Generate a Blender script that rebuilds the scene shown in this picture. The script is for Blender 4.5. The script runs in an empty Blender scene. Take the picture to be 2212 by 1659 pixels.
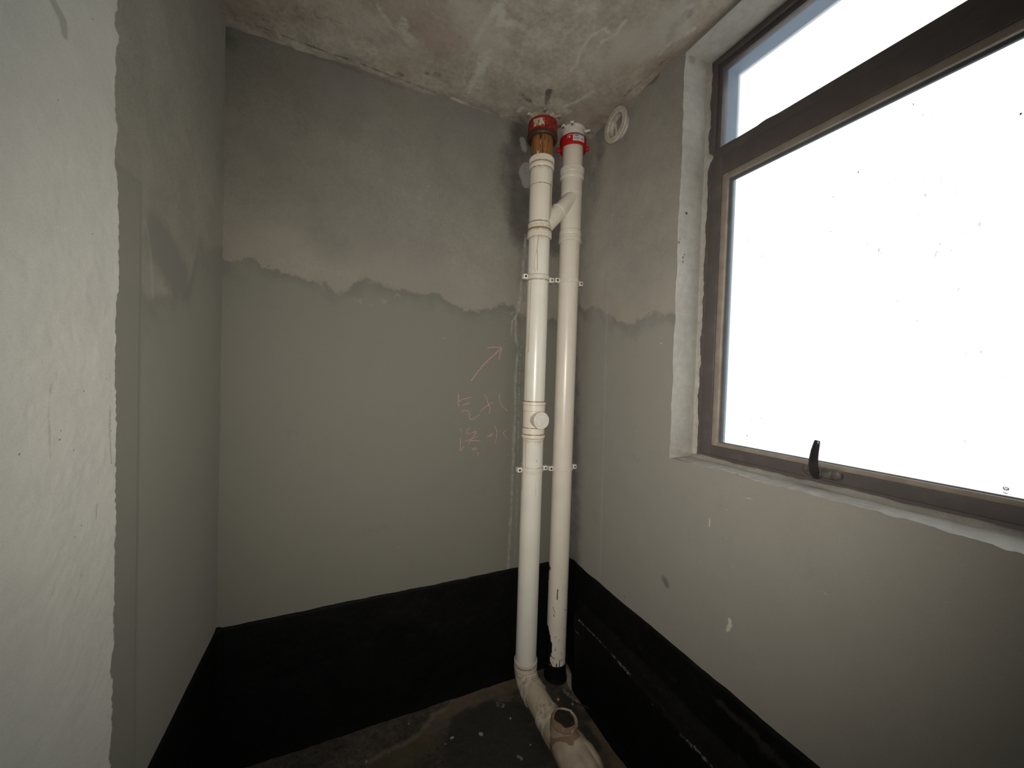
import bpy, bmesh, math, random
import numpy as np
from mathutils import Vector, Matrix, noise as mnoise
random.seed(4); rng = np.random.RandomState(7)
C = bpy.context.scene.collection
sc = bpy.context.scene
PI = math.pi

# ---------------------------------------------------------------- camera, light, exposure
H = 1.555                       # eye height above the floor
FPX = 801.92                    # focal length in pixels of the 2212 px wide frame
cf = np.array([0.40940854, 0.91212085, -0.02049856])
cr = np.array([0.91213439, -0.4087182, 0.03098852])
cd = np.array([0.01988714, -0.03138441, -0.99930952])
cam = bpy.data.cameras.new('camera'); co = bpy.data.objects.new('camera', cam); C.objects.link(co)
co.matrix_world = Matrix(((cr[0], -cd[0], -cf[0], 0), (cr[1], -cd[1], -cf[1], 0), (cr[2], -cd[2], -cf[2], H), (0, 0, 0, 1)))
cam.sensor_width = 36; cam.lens = FPX / 2212 * 36; cam.clip_start = .01; cam.clip_end = 100
sc.camera = co
world = bpy.data.worlds.new('overcast_sky'); sc.world = world; world.use_nodes = True
world.node_tree.nodes['Background'].inputs[0].default_value = (1.0, .975, .93, 1)
world.node_tree.nodes['Background'].inputs[1].default_value = 1.75

W, D, L, ZC = 1.1412, 1.706, -.4242, 1.2543 + H      # right wall X, back wall Y, left wall X, ceiling Z
YR = -1.0                                             # rear wall
# the phone's torch, just beside the lens: a narrow LED cone that falls off to the sides
tl = bpy.data.lights.new('phone_torch', 'SPOT'); tl.energy = 92; tl.spot_size = math.radians(126); tl.spot_blend = 1.0
tl.shadow_soft_size = .006; tl.color = (1.0, .93, .83)
to = bpy.data.objects.new('phone_torch', tl); C.objects.link(to)
tp = np.array([0, 0, H]) + cr * .012 - cd * .03 - cf * .01
to.location = tp; to.rotation_euler = (Vector(cf) + Vector((0, 0, -.02))).to_track_quat('-Z', 'Y').to_euler()
# portal that guides daylight sampling through the window opening
pl = bpy.data.lights.new('window_daylight', 'AREA'); pl.shape = 'RECTANGLE'; pl.size = 1.5; pl.size_y = 1.4
pl.cycles.is_portal = True
po = bpy.data.objects.new('window_daylight', pl); C.objects.link(po)
po.location = (W + .40, .30, .47 + H); po.rotation_euler = Vector((-1, 0, 0)).to_track_quat('-Z', 'Y').to_euler()
sc.view_settings.view_transform = 'Standard'; sc.view_settings.look = 'None'; sc.view_settings.gamma = 1
sc.view_settings.exposure = 0; sc.view_settings.use_curve_mapping = False

# ---------------------------------------------------------------- helpers
def on(ax, val, x, y):
    """point on the real plane axis=val (0 x, 1 y, 2 z) seen at photo coordinate x, y"""
    q = cf + (x - 1106) / FPX * cr + (y - 829.5) / FPX * cd
    v = val - (H if ax == 2 else 0)
    p = q * (v / q[ax]); p[2] += H
    return p
def line(ax, val, pts, o=(0, 0), s=1.0):
    return [on(ax, val, o[0] + x * s, o[1] + y * s) for x, y in pts]

def vnoise(x, y, seed=0):
    r = np.random.RandomState(seed); T = r.rand(64, 64)
    xi = np.floor(x).astype(int); yi = np.floor(y).astype(int); fx = x - xi; fy = y - yi
    fx = fx * fx * (3 - 2 * fx); fy = fy * fy * (3 - 2 * fy)
    a = T[xi % 64, yi % 64]; b = T[(xi + 1) % 64, yi % 64]; c = T[xi % 64, (yi + 1) % 64]; d = T[(xi + 1) % 64, (yi + 1) % 64]
    return (a * (1 - fx) + b * fx) * (1 - fy) + (c * (1 - fx) + d * fx) * fy
def fbm(x, y, scale, seed=0, oct=4):
    x = np.asarray(x, float) * scale; y = np.asarray(y, float) * scale; s = 0; a = .5; t = 0
    for i in range(oct):
        s = s + a * vnoise(x + 7.3 * i, y + 3.1 * i, seed + i); t += a; x = x * 2.03; y = y * 2.03; a *= .5
    return s / t
def sstep(a, b, x):
    t = np.clip((x - a) / (b - a), 0, 1); return t * t * (3 - 2 * t)
def seg_dist(P, poly):
    d = np.full(len(P), 9.0)
    poly = [np.asarray(p, float) for p in poly]
    if len(poly) == 1: return np.linalg.norm(P - poly[0], axis=1)
    for a, b in zip(poly[:-1], poly[1:]):
        ab = b - a; t = np.clip(((P - a) @ ab) / max(ab @ ab, 1e-12), 0, 1)
        d = np.minimum(d, np.linalg.norm(P - a - t[:, None] * ab, axis=1))
    return d
def strokes(P, items):
    """items: (polyline, half width, softness, strength)"""
    v = np.zeros(len(P))
    for poly, w, s, k in items:
        v = np.maximum(v, k * (1 - sstep(w, w + s, seg_dist(P, poly))))
    return v

def link(name, me, m=None, parent=None, smooth=True, sharp=35):
    if m is not None: me.materials.append(m)
    if smooth:
        me.shade_smooth(); me.set_sharp_from_angle(angle=math.radians(sharp))
    o = bpy.data.objects.new(name, me); C.objects.link(o)
    if parent is not None: o.parent = parent
    return o
def pyd(name, V, F, m=None, parent=None, smooth=True, sharp=35):
    me = bpy.data.meshes.new(name); me.from_pydata([tuple(v) for v in V], [], F); me.update()
    return link(name, me, m, parent, smooth, sharp)
def grid(name, us, vs, fn, m, parent=None, attrs=None, keep=None, wrap=False, sharp=180, flip=False):
    """regular sheet; fn(U, V) -> N x 3; attrs: name -> fn(P, U, V)"""
    U, V = np.meshgrid(us, vs, indexing='ij'); nu, nv = U.shape
    P = np.stack(fn(U.ravel(), V.ravel()), -1).astype(float)
    i = np.arange(nu if wrap else nu - 1)[:, None]; j = np.arange(nv - 1)[None]
    i2 = (i + 1) % nu
    a = i * nv + j; b = i2 * nv + j; c = i2 * nv + j + 1; d = i * nv + j + 1
    F = np.stack([a, b, c, d] if not flip else [a, d, c, b], -1).reshape(-1, 4)
    if keep is not None:
        um = .5 * (us[:-1] + us[1:]); vm = .5 * (vs[:-1] + vs[1:])
        UM, VM = np.meshgrid(um, vm, indexing='ij'); F = F[keep(UM.ravel(), VM.ravel())]
    me = bpy.data.meshes.new(name)
    me.vertices.add(len(P)); me.vertices.foreach_set('co', P.ravel())
    me.loops.add(F.size); me.loops.foreach_set('vertex_index', F.ravel().astype(np.int32))
    me.polygons.add(len(F)); me.polygons.foreach_set('loop_start', np.arange(0, F.size, 4, dtype=np.int32))
    me.update(calc_edges=True)
    for k, f in (attrs or {}).items():
        at = me.attributes.new(k, 'FLOAT', 'POINT'); at.data.foreach_set('value', np.asarray(f(P, U.ravel(), V.ravel()), np.float32))
    me.validate()
    return link(name, me, m, parent, True, sharp)
def box(name, lo, hi, m, parent=None, bevel=.002):
    bm = bmesh.new(); bmesh.ops.create_cube(bm, size=1)
    lo = np.array(lo); hi = np.array(hi)
    for v in bm.verts: v.co = Vector(tuple((lo + hi) / 2 + np.array(v.co) * (hi - lo)))
    if bevel: bmesh.ops.bevel(bm, geom=bm.edges[:], offset=bevel, segments=2, affect='EDGES', profile=.5)
    me = bpy.data.meshes.new(name); bm.to_mesh(me); bm.free()
    return link(name, me, m, parent, True, 50)
def add_box(bm, lo, hi, bevel=0):
    t = bmesh.new(); bmesh.ops.create_cube(t, size=1); lo = np.array(lo); hi = np.array(hi)
    for v in t.verts: v.co = Vector(tuple((lo + hi) / 2 + np.array(v.co) * (hi - lo)))
    if bevel: bmesh.ops.bevel(t, geom=t.edges[:], offset=bevel, segments=2, affect='EDGES', profile=.5)
    me = bpy.data.meshes.new('t'); t.to_mesh(me); t.free(); bm.from_mesh(me); bpy.data.meshes.remove(me)
def bm_obj(name, bm, m, parent=None, sharp=50):
    me = bpy.data.meshes.new(name); bm.to_mesh(me); bm.free(); return link(name, me, m, parent, True, sharp)
def frame_of(t):
    t = Vector(t).normalized(); up = Vector((0, 0, 1)) if abs(t.z) < .9 else Vector((0, 1, 0))
    a = t.cross(up).normalized(); b = a.cross(t); return np.array(t), np.array(a), np.array(b)
def tube(name, pts, rad, m, parent=None, seg=24, caps=True, attrs=None, warp=None, sharp=40):
    pts = [np.array(p, float) for p in pts]; n = len(pts); V = []; F = []
    t0, a, b = frame_of(pts[1] - pts[0])
    for i in range(n):
        t = pts[min(i + 1, n - 1)] - pts[max(i - 1, 0)]; t = t / np.linalg.norm(t)
        a = a - t * (a @ t); a = a / np.linalg.norm(a); b = np.cross(a, t)
        for k in range(seg):
            th = 2 * PI * k / seg; r = rad[i] if hasattr(rad, '__len__') else rad
            p = pts[i] + r * (math.cos(th) * a + math.sin(th) * b)
            if warp: p = warp(p, pts[i], i / (n - 1), th)
            V.append(p)
    for i in range(n - 1):
        for k in range(seg):
            k2 = (k + 1) % seg; F.append((i * seg + k, i * seg + k2, (i + 1) * seg + k2, (i + 1) * seg + k))
    if caps: F.append(tuple(range(seg))[::-1]); F.append(tuple(range((n - 1) * seg, n * seg)))
    o = pyd(name, V, F, m, parent, True, sharp)
    if attrs:
        P = np.array(V)
        for k, f in attrs.items():
            at = o.data.attributes.new(k, 'FLOAT', 'POINT'); at.data.foreach_set('value', np.asarray(f(P), np.float32))
    return o
def lathe(name, cx, cy, prof, m, parent=None, seg=64, dz=None, attrs=None, ribs=None, sharp=40):
    """prof: (r, z) from top to bottom round a vertical axis; dz resamples long straight runs; ribs: (z0, z1, depth)"""
    pr = []
    for (r0, z0), (r1, z1) in zip(prof[:-1], prof[1:]):
        n = max(1, int(abs(z1 - z0) / dz)) if dz else 1
        for i in range(n): pr.append((r0 + (r1 - r0) * i / n, z0 + (z1 - z0) * i / n))
    pr.append(prof[-1]); V = []; F = []
    for r, z in pr:
        for k in range(seg):
            th = 2 * PI * k / seg; rr = r
            if ribs and ribs[0] <= z <= ribs[1] and k % 3 == 0: rr = r - ribs[2]
            V.append((cx + rr * math.cos(th), cy + rr * math.sin(th), z))
    for i in range(len(pr) - 1):
        for k in range(seg):
            k2 = (k + 1) % seg; F.append((i * seg + k, (i + 1) * seg + k, (i + 1) * seg + k2, i * seg + k2))
    o = pyd(name, V, F, m, parent, True, sharp)
    if attrs:
        P = np.array(V)
        for k, f in attrs.items():
            at = o.data.attributes.new(k, 'FLOAT', 'POINT'); at.data.foreach_set('value', np.asarray(f(P), np.float32))
    return o
def empty(name, loc):
    o = bpy.data.objects.new(name, None); C.objects.link(o); o.location = loc; o.empty_display_size = .05
    return o
def adopt(root):
    """children were modelled in world space: give them the inverse offset of their root"""
    for ch in root.children:
        ch.matrix_parent_inverse = Matrix.Translation(root.location).inverted()
def tag(o, label=None, cat=None, group=None, kind=None):
    if label: o['label'] = label
    if cat: o['category'] = cat
    if group: o['group'] = group
    if kind: o['kind'] = kind
    return o

# ---------------------------------------------------------------- materials
class NT:
    def __init__(s, name):
        s.m = bpy.data.materials.new(name); s.m.use_nodes = True; s.t = s.m.node_tree; s.t.nodes.clear()
        s.out = s.n('ShaderNodeOutputMaterial'); s.co = s.n('ShaderNodeTexCoord').outputs['Object']
    def n(s, typ, **kw):
        nd = s.t.nodes.new(typ)
        for k, v in kw.items(): setattr(nd, k, v)
        return nd
    def put(s, sock, v):
        if isinstance(v, bpy.types.NodeSocket): s.t.links.new(v, sock)
        elif isinstance(v, tuple) and len(v) == 3 and sock.type == 'RGBA': sock.default_value = (*v, 1)
        else: sock.default_value = v
    def noise(s, scale, detail=4, stretch=None, rough=.55, off=None):
        v = s.co
        if stretch or off:
            mp = s.n('ShaderNodeMapping'); s.put(mp.inputs[0], v); mp.inputs['Scale'].default_value = stretch or (1, 1, 1)
            if off: mp.inputs['Location'].default_value = off
            v = mp.outputs[0]
        nd = s.n('ShaderNodeTexNoise'); s.put(nd.inputs['Vector'], v); nd.inputs['Scale'].default_value = scale
        nd.inputs['Detail'].default_value = detail; nd.inputs['Roughness'].default_value = rough
        return nd.outputs[0]
    def math(s, op, a, b=0.0, clamp=False):
        nd = s.n('ShaderNodeMath', operation=op, use_clamp=clamp); s.put(nd.inputs[0], a); s.put(nd.inputs[1], b); return nd.outputs[0]
    def ramp(s, v, lo, hi, a=0.0, b=1.0):
        nd = s.n('ShaderNodeMapRange', interpolation_type='SMOOTHSTEP'); s.put(nd.inputs[0], v)
        for i, x in enumerate((lo, hi, a, b)): nd.inputs[i + 1].default_value = x
        return nd.outputs[0]
    def mix(s, f, a, b, mode='MIX'):
        nd = s.n('ShaderNodeMix', data_type='RGBA', blend_type=mode); s.put(nd.inputs[0], f); s.put(nd.inputs[6], a); s.put(nd.inputs[7], b)
        return nd.outputs[2]
    def attr(s, name):
        nd = s.n('ShaderNodeAttribute', attribute_name=name); return nd.outputs['Fac']
    def bsdf(s, col, rough, spec=.5, bump=None, metal=0.0):
        b = s.n('ShaderNodeBsdfPrincipled'); s.put(b.inputs['Base Color'], col); s.put(b.inputs['Roughness'], rough)
        b.inputs['Specular IOR Level'].default_value = spec; b.inputs['Metallic'].default_value = metal
        if bump:
            bp = s.n('ShaderNodeBump'); s.put(bp.inputs['Height'], bump[0]); bp.inputs['Strength'].default_value = bump[1]
            bp.inputs['Distance'].default_value = bump[2]; s.put(b.inputs['Normal'], bp.outputs[0])
        s.put(s.out.inputs[0], b.outputs[0]); return b
def surf(name, base, layers=(), rough=.9, spec=.25, var=((3, .25), (40, .12)), tint=None, bump=(120, .25, .002), stretch=None, sand=0.0):
    t = NT(name); col = t.mix(0.0, base, base)
    for i, (sc_, amt) in enumerate(var):
        k = t.ramp(t.noise(sc_, 5, stretch, off=(i * 3.1, 1.7 * i, 0)), .25, .75, 1 - amt, 1 + amt)
        col = t.mix(1.0, col, t.n_rgb(k) if hasattr(t, 'n_rgb') else k, 'MULTIPLY')
    if tint:
        col = t.mix(t.ramp(t.noise(tint[1], 3, off=(5, 5, 5)), .45, .7, 0, tint[2]), col, tint[0])
    if sand:
        col = t.mix(1.0, col, t.ramp(t.noise(420, 2, rough=.8), .3, .7, 1 - sand, 1 + sand), 'MULTIPLY')
    for at, c, ns, na, lo, hi, mx in layers:
        v = t.math('ADD', t.attr(at), t.math('MULTIPLY', t.math('SUBTRACT', t.noise(ns, 7, rough=.72, off=(9, ns * .1, 2)), .5), na * 2.2))
        k = t.ramp(v, lo, hi, 0, mx)
        if at == 'wet': wetk = k
        if at == 'fringe': k = t.math('MULTIPLY', k, wetk)
        col = t.mix(k, col, c)
    h = t.noise(bump[0], 6, rough=.65) if bump else None
    t.bsdf(col, rough, spec, (h, bump[1], bump[2]) if bump else None)
    return t.m
def plain(name, col, rough=.5, spec=.5, var=.08, sc_=30, metal=0.0, bump=None):
    t = NT(name); c = t.mix(1.0, col, t.ramp(t.noise(sc_, 4), .25, .75, 1 - var, 1 + var), 'MULTIPLY')
    t.bsdf(c, rough, spec, (t.noise(bump[0], 4), bump[1], bump[2]) if bump else None, metal); return t.m

GREY = (.185, .176, .150)
MW = {}
M_back = surf('cement_render_back', GREY, [
    ('band', (.222, .198, .168), 9, .35, .15, .95, .42),
    ('wet', (.150, .148, .125), 22, .05, -.006, .008, .9), ('fringe', (.108, .110, .094), 11, .7, .2, 1.0, .7),
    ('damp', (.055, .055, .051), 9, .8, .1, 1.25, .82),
    ('pale', (.33, .33, .31), 45, .8, .25, 1.1, .6),
    ('scuff', (.42, .41, .36), 160, .9, .45, .8, .8)], var=((1.6, .14), (7, .07), (45, .04)), tint=((.16, .150, .148), 2.2, .5), sand=.16)
M_left = surf('cement_render_left', (.295, .283, .245), [
    ('band', (.33, .305, .262), 9, .4, .2, .9, .4),
    ('wet', (.262, .257, .224), 20, .028, -.02, .02, .85), ('fringe', (.190, .190, .165), 11, .7, .15, 1.0, .6),
    ('strip', (.235, .228, .200), 30, .2, .35, .65, .6),
    ('pale', (.42, .41, .36), 60, .5, .35, .9, .4)], var=((1.8, .12), (9, .06), (50, .04)), sand=.16)
M_right = surf('cement_render_right', (.29, .275, .246), [
    ('band', (.31, .28, .24), 9, .35, .15, .95, .6),
    ('wet', (.245, .238, .214), 22, .05, -.01, .012, .8), ('fringe', (.165, .165, .150), 13, .55, .25, .85, .7),
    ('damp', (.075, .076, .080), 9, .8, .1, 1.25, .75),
    ('pale', (.33, .325, .30), 45, .8, .25, 1.1, .55),
    ('scuff', (.50, .46, .38), 140, .9, .45, .8, .9)], var=((1.6, .13), (8, .07), (45, .04)), tint=((.235, .222, .215), 2.0, .5), sand=.16)
M_ceil = surf('concrete_ceiling', (.335, .308, .262), [
    ('dark', (.075, .070, .062), 30, .8, .3, .95, .85),
    ('pale', (.50, .49, .44), 50, 1.1, .3, 1.1, .75),
    ('sheet', (.42, .40, .355), 14, .7, .3, .9, .7)], var=((2.2, .22), (11, .16), (60, .14)), tint=((.345, .275, .23), 3.0, .6), sand=.12,
    bump=(70, .4, .004))
M_white = surf('white_putty', (.62, .615, .57), [
    ('dot', (.13, .12, .10), 200, .15, .3, .75, .8), ('smear', (.30, .29, .25), 25, .6, .3, 1.0, .55)],
    var=((1.5, .06), (10, .04)), sand=.05, bump=(60, .22, .003), stretch=(1, 1, 1))
M_reveal = surf('reveal_plaster', (.36, .35, .32), [
    ('dot', (.05, .045, .04), 200, .3, .4, .6, .95), ('dirt', (.27, .24, .20), 40, .7, .3, .9, .7)],
    var=((5, .08), (35, .07)), sand=.08, bump=(150, .5, .003))
M_mem = surf('bitumen_membrane', (.0027, .0027, .0029), [
    ('ridge', (.020, .020, .021), 30, .9, .35, .95, .8),
    ('scrape', (.16, .14, .12), 60, 1.1, .45, .85, .8)], rough=.7, spec=.13, var=((6, .35), (60, .3)), bump=(45, .35, .006))
M_floor = surf('dirty_concrete_floor', (.046, .040, .033), [
    ('brown', (.105, .077, .054), 13, .9, .15, 1.1, .9),
    ('olive', (.062, .055, .030), 10, .9, .15, 1.1, .9),
    ('wet', (.024, .022, .019), 11, .9, .15, 1.0, .9),
    ('silt', (.15, .13, .095), 30, .8, .25, 1.1, .6),
    ('mortar', (.26, .24, .21), 60, .9, .4, .8, .8)], rough=.75, spec=.3, var=((5, .3), (40, .35), (150, .3)), bump=(90, .6, .006))

def pvc(name, base, layers=(), rough=.28):
    t = NT(name); col = t.mix(1.0, base, t.ramp(t.noise(9, 4), .25, .75, .96, 1.04), 'MULTIPLY')
    sp = t.ramp(t.noise(260, 2, rough=.9), .70, .76, 0, .35); col = t.mix(sp, col, (.25, .22, .17))
    for at, c, ns, na, lo, hi, mx, st in layers:
        v = t.math('ADD', t.attr(at), t.math('MULTIPLY', t.math('SUBTRACT', t.noise(ns, 6, st, rough=.65), .5), na))
        col = t.mix(t.ramp(v, lo, hi, 0, mx), col, c)
    t.bsdf(col, rough, .5, (t.noise(35, 3), .04, .002)); return t.m
VS = (1, 1, .12)
RUST = [('rust', (.40, .27, .14), 55, .9, .35, .95, .8, VS), ('ring', (.22, .125, .05), 120, 1.0, .30, .85, .9, None)]
M_pvcL = pvc('pvc_bluish_white', (.67, .655, .59), RUST + [('print', (.20, .25, .24), 380, 1.0, .62, .8, .7, None)])
M_pvcF = pvc('pvc_fitting_cream', (.66, .62, .53), RUST, rough=.4)
M_pvcR = pvc('pvc_cream_white', (.66, .615, .535), [('black', (.006, .006, .006), 55, .5, .42, .56, 1.0, None),
    ('amber', (.30, .19, .06), 60, .8, .5, .8, .9, None), ('print', (.03, .03, .03), 500, 1.0, .6, .72, .85, None)], rough=.32)
M_pvcD = pvc('pvc_dusty_grey', (.40, .35, .27), [('grime', (.10, .075, .05), 60, 1.0, .45, .95, .8, None)], rough=.6)
M_pvcD2 = pvc('pvc_elbow', (.54, .48, .40), [('grime', (.12, .09, .06), 60, 1.0, .45, .95, .8, None)], rough=.5)
def rusty():
    t = NT('rust_stained_pipe'); v = t.noise(60, 7, (1, 1, .13), .75)
    col = t.mix(t.ramp(v, .38, .56), (.028, .016, .008), (.27, .115, .035))
    col = t.mix(t.ramp(t.noise(62, 5, (1, 1, .12), .6, (3, 1, 0)), .60, .66), col, (.50, .44, .33))
    t.bsdf(col, .42, .5, (v, .3, .003)); return t.m
M_rust = rusty()
def redrust():
    t = NT('rusted_red_steel'); col = t.mix(t.ramp(t.noise(75, 6, rough=.7), .46, .60), (.30, .018, .012), (.055, .018, .012))
    col = t.mix(t.ramp(t.math('ADD', t.attr('lip'), t.math('MULTIPLY', t.noise(60, 5), .6)), .75, 1.1), col, (.05, .022, .015))
    v = t.math('ADD', t.attr('sticker'), t.math('MULTIPLY', t.math('SUBTRACT', t.noise(85, 6, (1, 1, .6), .7), .5), 1.5))
    col = t.mix(t.ramp(v, .86, 1.05), col, (.50, .44, .34))
    t.bsdf(col, .5, .4, (t.noise(60, 5), .5, .004)); return t.m
M_redrust = redrust()
M_red = plain('red_enamel', (.42, .012, .016), .35, .5, .12, 20)
M_ppl = plain('white_plastic', (.62, .59, .53), .45, .4, .08, 60)
M_ppldirty = surf('dirty_white_plastic', (.30, .265, .22), var=((25, .45), (100, .3)), rough=.6, bump=(80, .3, .002))
M_hole = plain('dark_screw_hole', (.01, .01, .01), .6, .2)
M_screw = plain('zinc_screw', (.35, .34, .32), .35, .5, .1, 80, metal=.8)
def frame_mat():
    t = NT('brown_powder_coated_aluminium')
    col = t.mix(t.ramp(t.noise(14, 6, rough=.7), .45, .75, 0, .6), (.084, .073, .072), (.135, .115, .10))
    col = t.mix(t.ramp(t.noise(120, 4, rough=.8), .62, .75, 0, .4), col, (.24, .21, .17))
    t.bsdf(col, .5, .35, (t.noise(200, 3), .1, .001)); return t.m
M_frame = frame_mat()
M_bead = plain('dusty_glazing_bead', (.25, .215, .18), .55, .4, .15, 25)
M_gasket = plain('grey_rubber_gasket', (.10, .11, .12), .6, .3, .1, 25)
M_seal = plain('dark_sealant', (.035, .033, .040), .6, .3, .1, 25)
M_handle = plain('dark_brown_handle_metal', (.022, .018, .019), .25, .5, .1, 25)
M_hbase = plain('dusty_handle_plate', (.075, .068, .060), .5, .4, .35, 60)
def glass(name, rough_mix, spots):
    t = NT(name)
    dirt = t.math('MULTIPLY', t.ramp(t.noise(4.5, 4, off=(2, 1, 4)), .46, .62), t.ramp(t.noise(75, 5, (1, 1, .45), .7), .60, .70))
    film = t.ramp(t.noise(2.6, 3, (1, 1, .6)), .42, .72, 0, .10)
    k = t.math('ADD', t.math('MULTIPLY', dirt, spots), film, True)
    tr = t.n('ShaderNodeBsdfTransparent'); t.put(tr.inputs[0], t.mix(k, (.93, .96, .97), (.30, .37, .43)))
    rf = t.n('ShaderNodeBsdfRefraction'); rf.inputs['IOR'].default_value = 1.06; rf.inputs['Roughness'].default_value = .35
    rf.inputs[0].default_value = (.95, .97, .98, 1)
    mx = t.n('ShaderNodeMixShader'); mx.inputs[0].default_value = rough_mix
    t.put(mx.inputs[1], tr.outputs[0]); t.put(mx.inputs[2], rf.outputs[0])
    gl = t.n('ShaderNodeBsdfGlossy'); gl.inputs['Roughness'].default_value = .15; gl.inputs[0].default_value = (.9, .9, .9, 1)
    m2 = t.n('ShaderNodeMixShader'); m2.inputs[0].default_value = .04
    t.put(m2.inputs[1], mx.outputs[0]); t.put(m2.inputs[2], gl.outputs[0])
    t.put(t.out.inputs[0], m2.outputs[0]); return t.m
M_glass = glass('hazy_pane_glass', .15, .55)
M_frost = glass('textured_pane_glass', .55, .25)
def chalk():
    t = NT('pink_chalk'); d = t.n('ShaderNodeBsdfDiffuse'); d.inputs[0].default_value = (.40, .245, .22, 1)
    tr = t.n('ShaderNodeBsdfTransparent'); mx = t.n('ShaderNodeMixShader')
    t.put(mx.inputs[0], t.ramp(t.noise(420, 3, rough=.8), .34, .62, .42, 1.0)); t.put(mx.inputs[1], tr.outputs[0]); t.put(mx.inputs[2], d.outputs[0])
    t.put(t.out.inputs[0], mx.outputs[0]); return t.m
M_chalk = chalk()
M_mud = plain('dark_dried_mud', (.022, .018, .015), .85, .15, .4, 70, bump=(60, .8, .006))
def wrapm():
    t = NT('beige_wrap'); col = t.mix(t.ramp(t.noise(16, 4), .35, .7), (.37, .305, .245), (.29, .24, .19))
    col = t.mix(t.ramp(t.math('ADD', t.attr('stain'), t.math('MULTIPLY', t.math('SUBTRACT', t.noise(60, 5), .5), .7)), .45, .62, 0, .8), col, (.15, .092, .05))
    t.bsdf(col, .7, .3, (t.noise(30, 4), .35, .006)); return t.m
M_wrap = wrapm()

# ---------------------------------------------------------------- wall_back
def wob(u, v, s, amp, seed): return (fbm(u, v, s, seed) - .5) * amp
STEP = .0065
zs_all = np.arange(0, ZC + .012, STEP)
def back_xyz(u, v): return u, D + wob(u, v, 2.2, .004, 3), v
bnd_px = [(470, 560), (490, 568), (507, 566), (530, 556), (553, 560), (568, 578), (600, 584), (640, 592), (665, 605), (700, 610), (722, 634), (745, 632), (765, 612), (785, 603), (810, 610), (840, 622),
          (880, 628), (915, 636), (945, 634), (965, 650), (1000, 668), (1035, 672), (1060, 664), (1085, 655), (1110, 664), (1125, 680), (1190, 690), (1230, 690)]
bnd = np.array([on(1, D, *p) for p in bnd_px])
def bz(u): return np.interp(u, bnd[:, 0], bnd[:, 2])
O1, S1 = (1050, 180), .1808
O2, S2 = (1050, 460), .1808
O4, S4 = (900, 640), .3618
OC, SC = (1060, 220), .1206
Bl = lambda pts, o=(0, 0), s=1.0: line(1, D, pts, o, s)
back_damp = [(Bl([(1132, 300), (1120, 350), (1124, 420), (1128, 500)]), .03, .10, 1.0), (Bl([(1105, 330), (1100, 380), (1112, 440), (1120, 490)]), .02, .09, .75),  # soft dark strokes beside and between the pipes, at the top corner and ceiling edge
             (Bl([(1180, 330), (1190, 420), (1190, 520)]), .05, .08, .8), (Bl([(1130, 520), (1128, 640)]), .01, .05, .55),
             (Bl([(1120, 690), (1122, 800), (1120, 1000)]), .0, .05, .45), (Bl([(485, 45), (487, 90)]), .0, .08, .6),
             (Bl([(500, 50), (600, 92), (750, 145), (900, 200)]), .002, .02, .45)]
back_pale = [(Bl([(570, 690), (590, 790), (600, 850)], OC, SC), .012, .01, 1.0), (Bl([(580, 1200), (560, 1290), (590, 1370), (640, 1480)], OC, SC), .012, .012, 1.1),
             (Bl([(640, 1180), (620, 1300), (640, 1450)], OC, SC), .022, .012, 1.0),
             (Bl([(475, 270), (450, 570), (425, 800), (405, 1000), (360, 1220)], O2, S2), .003, .012, .75),
             (Bl([(625, 0), (610, 90), (570, 150), (565, 230)], O4, S4), .002, .007, .8), (Bl([(592, 120), (590, 230), (605, 320), (590, 500), (587, 700), (575, 1000), (562, 1300), (545, 1640)], O4, S4), .004, .010, .68),
             (Bl([(622, 300), (612, 560), (605, 900), (600, 1200), (585, 1600)], O4, S4), .002, .006, .6),
             (Bl([(505, 50), (560, 45), (600, 70), (560, 110), (520, 90)], O4, S4), .002, .006, .55),
             (Bl([(600, 560), (640, 566), (740, 590)], (0, 0), 1), .0, .03, .3), (Bl([(985, 215), (1040, 232), (1060, 240)]), .004, .02, .8),
             (Bl([(925, 400), (905, 430)]), .002, .012, .45), (Bl([(745, 640), (800, 660), (860, 640)]), .0, .03, .35)]
back_scuff = [(Bl([(160, 250), (168, 253)], O4, S4), .001, .003, .8), (Bl([(395, 253), (415, 257)], O4, S4), .001, .003, 1.0), (Bl([(535, 255), (545, 258)], O4, S4), .001, .003, .8),
              (Bl([(528, 320), (533, 328)], O4, S4), .001, .003, .8), (Bl([(545, 948), (552, 945)], O4, S4), .001, .003, .8), (Bl([(60, 195), (200, 235), (400, 255)], O4, S4), .0, .003, .62),
              (Bl([(862, 1180), (858, 1195)]), .0, .004, .6), (Bl([(712, 1168), (716, 1180)]), .0, .004, .6)]
us = np.arange(L - .012, W + .014, STEP)
wall_back = grid('wall_back', us, zs_all, back_xyz, M_back, attrs={
    'wet': lambda P, U, V: bz(U) - V, 'fringe': lambda P, U, V: np.exp(-np.maximum(bz(U) - V, 0) / (.03 + .09 * fbm(U, V * 0, 7, 37))) * (.45 + .9 * fbm(U, V, 11, 39)), 'band': lambda P, U, V: sstep(-.02, .02, V - bz(U)) * (1 - sstep(.03, .30, V - bz(U))) * (.65 + .7 * fbm(U, V, 4, 31)),
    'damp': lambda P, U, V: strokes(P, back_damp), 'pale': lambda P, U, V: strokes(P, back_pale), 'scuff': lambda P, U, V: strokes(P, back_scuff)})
tag(wall_back, kind='structure')

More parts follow.
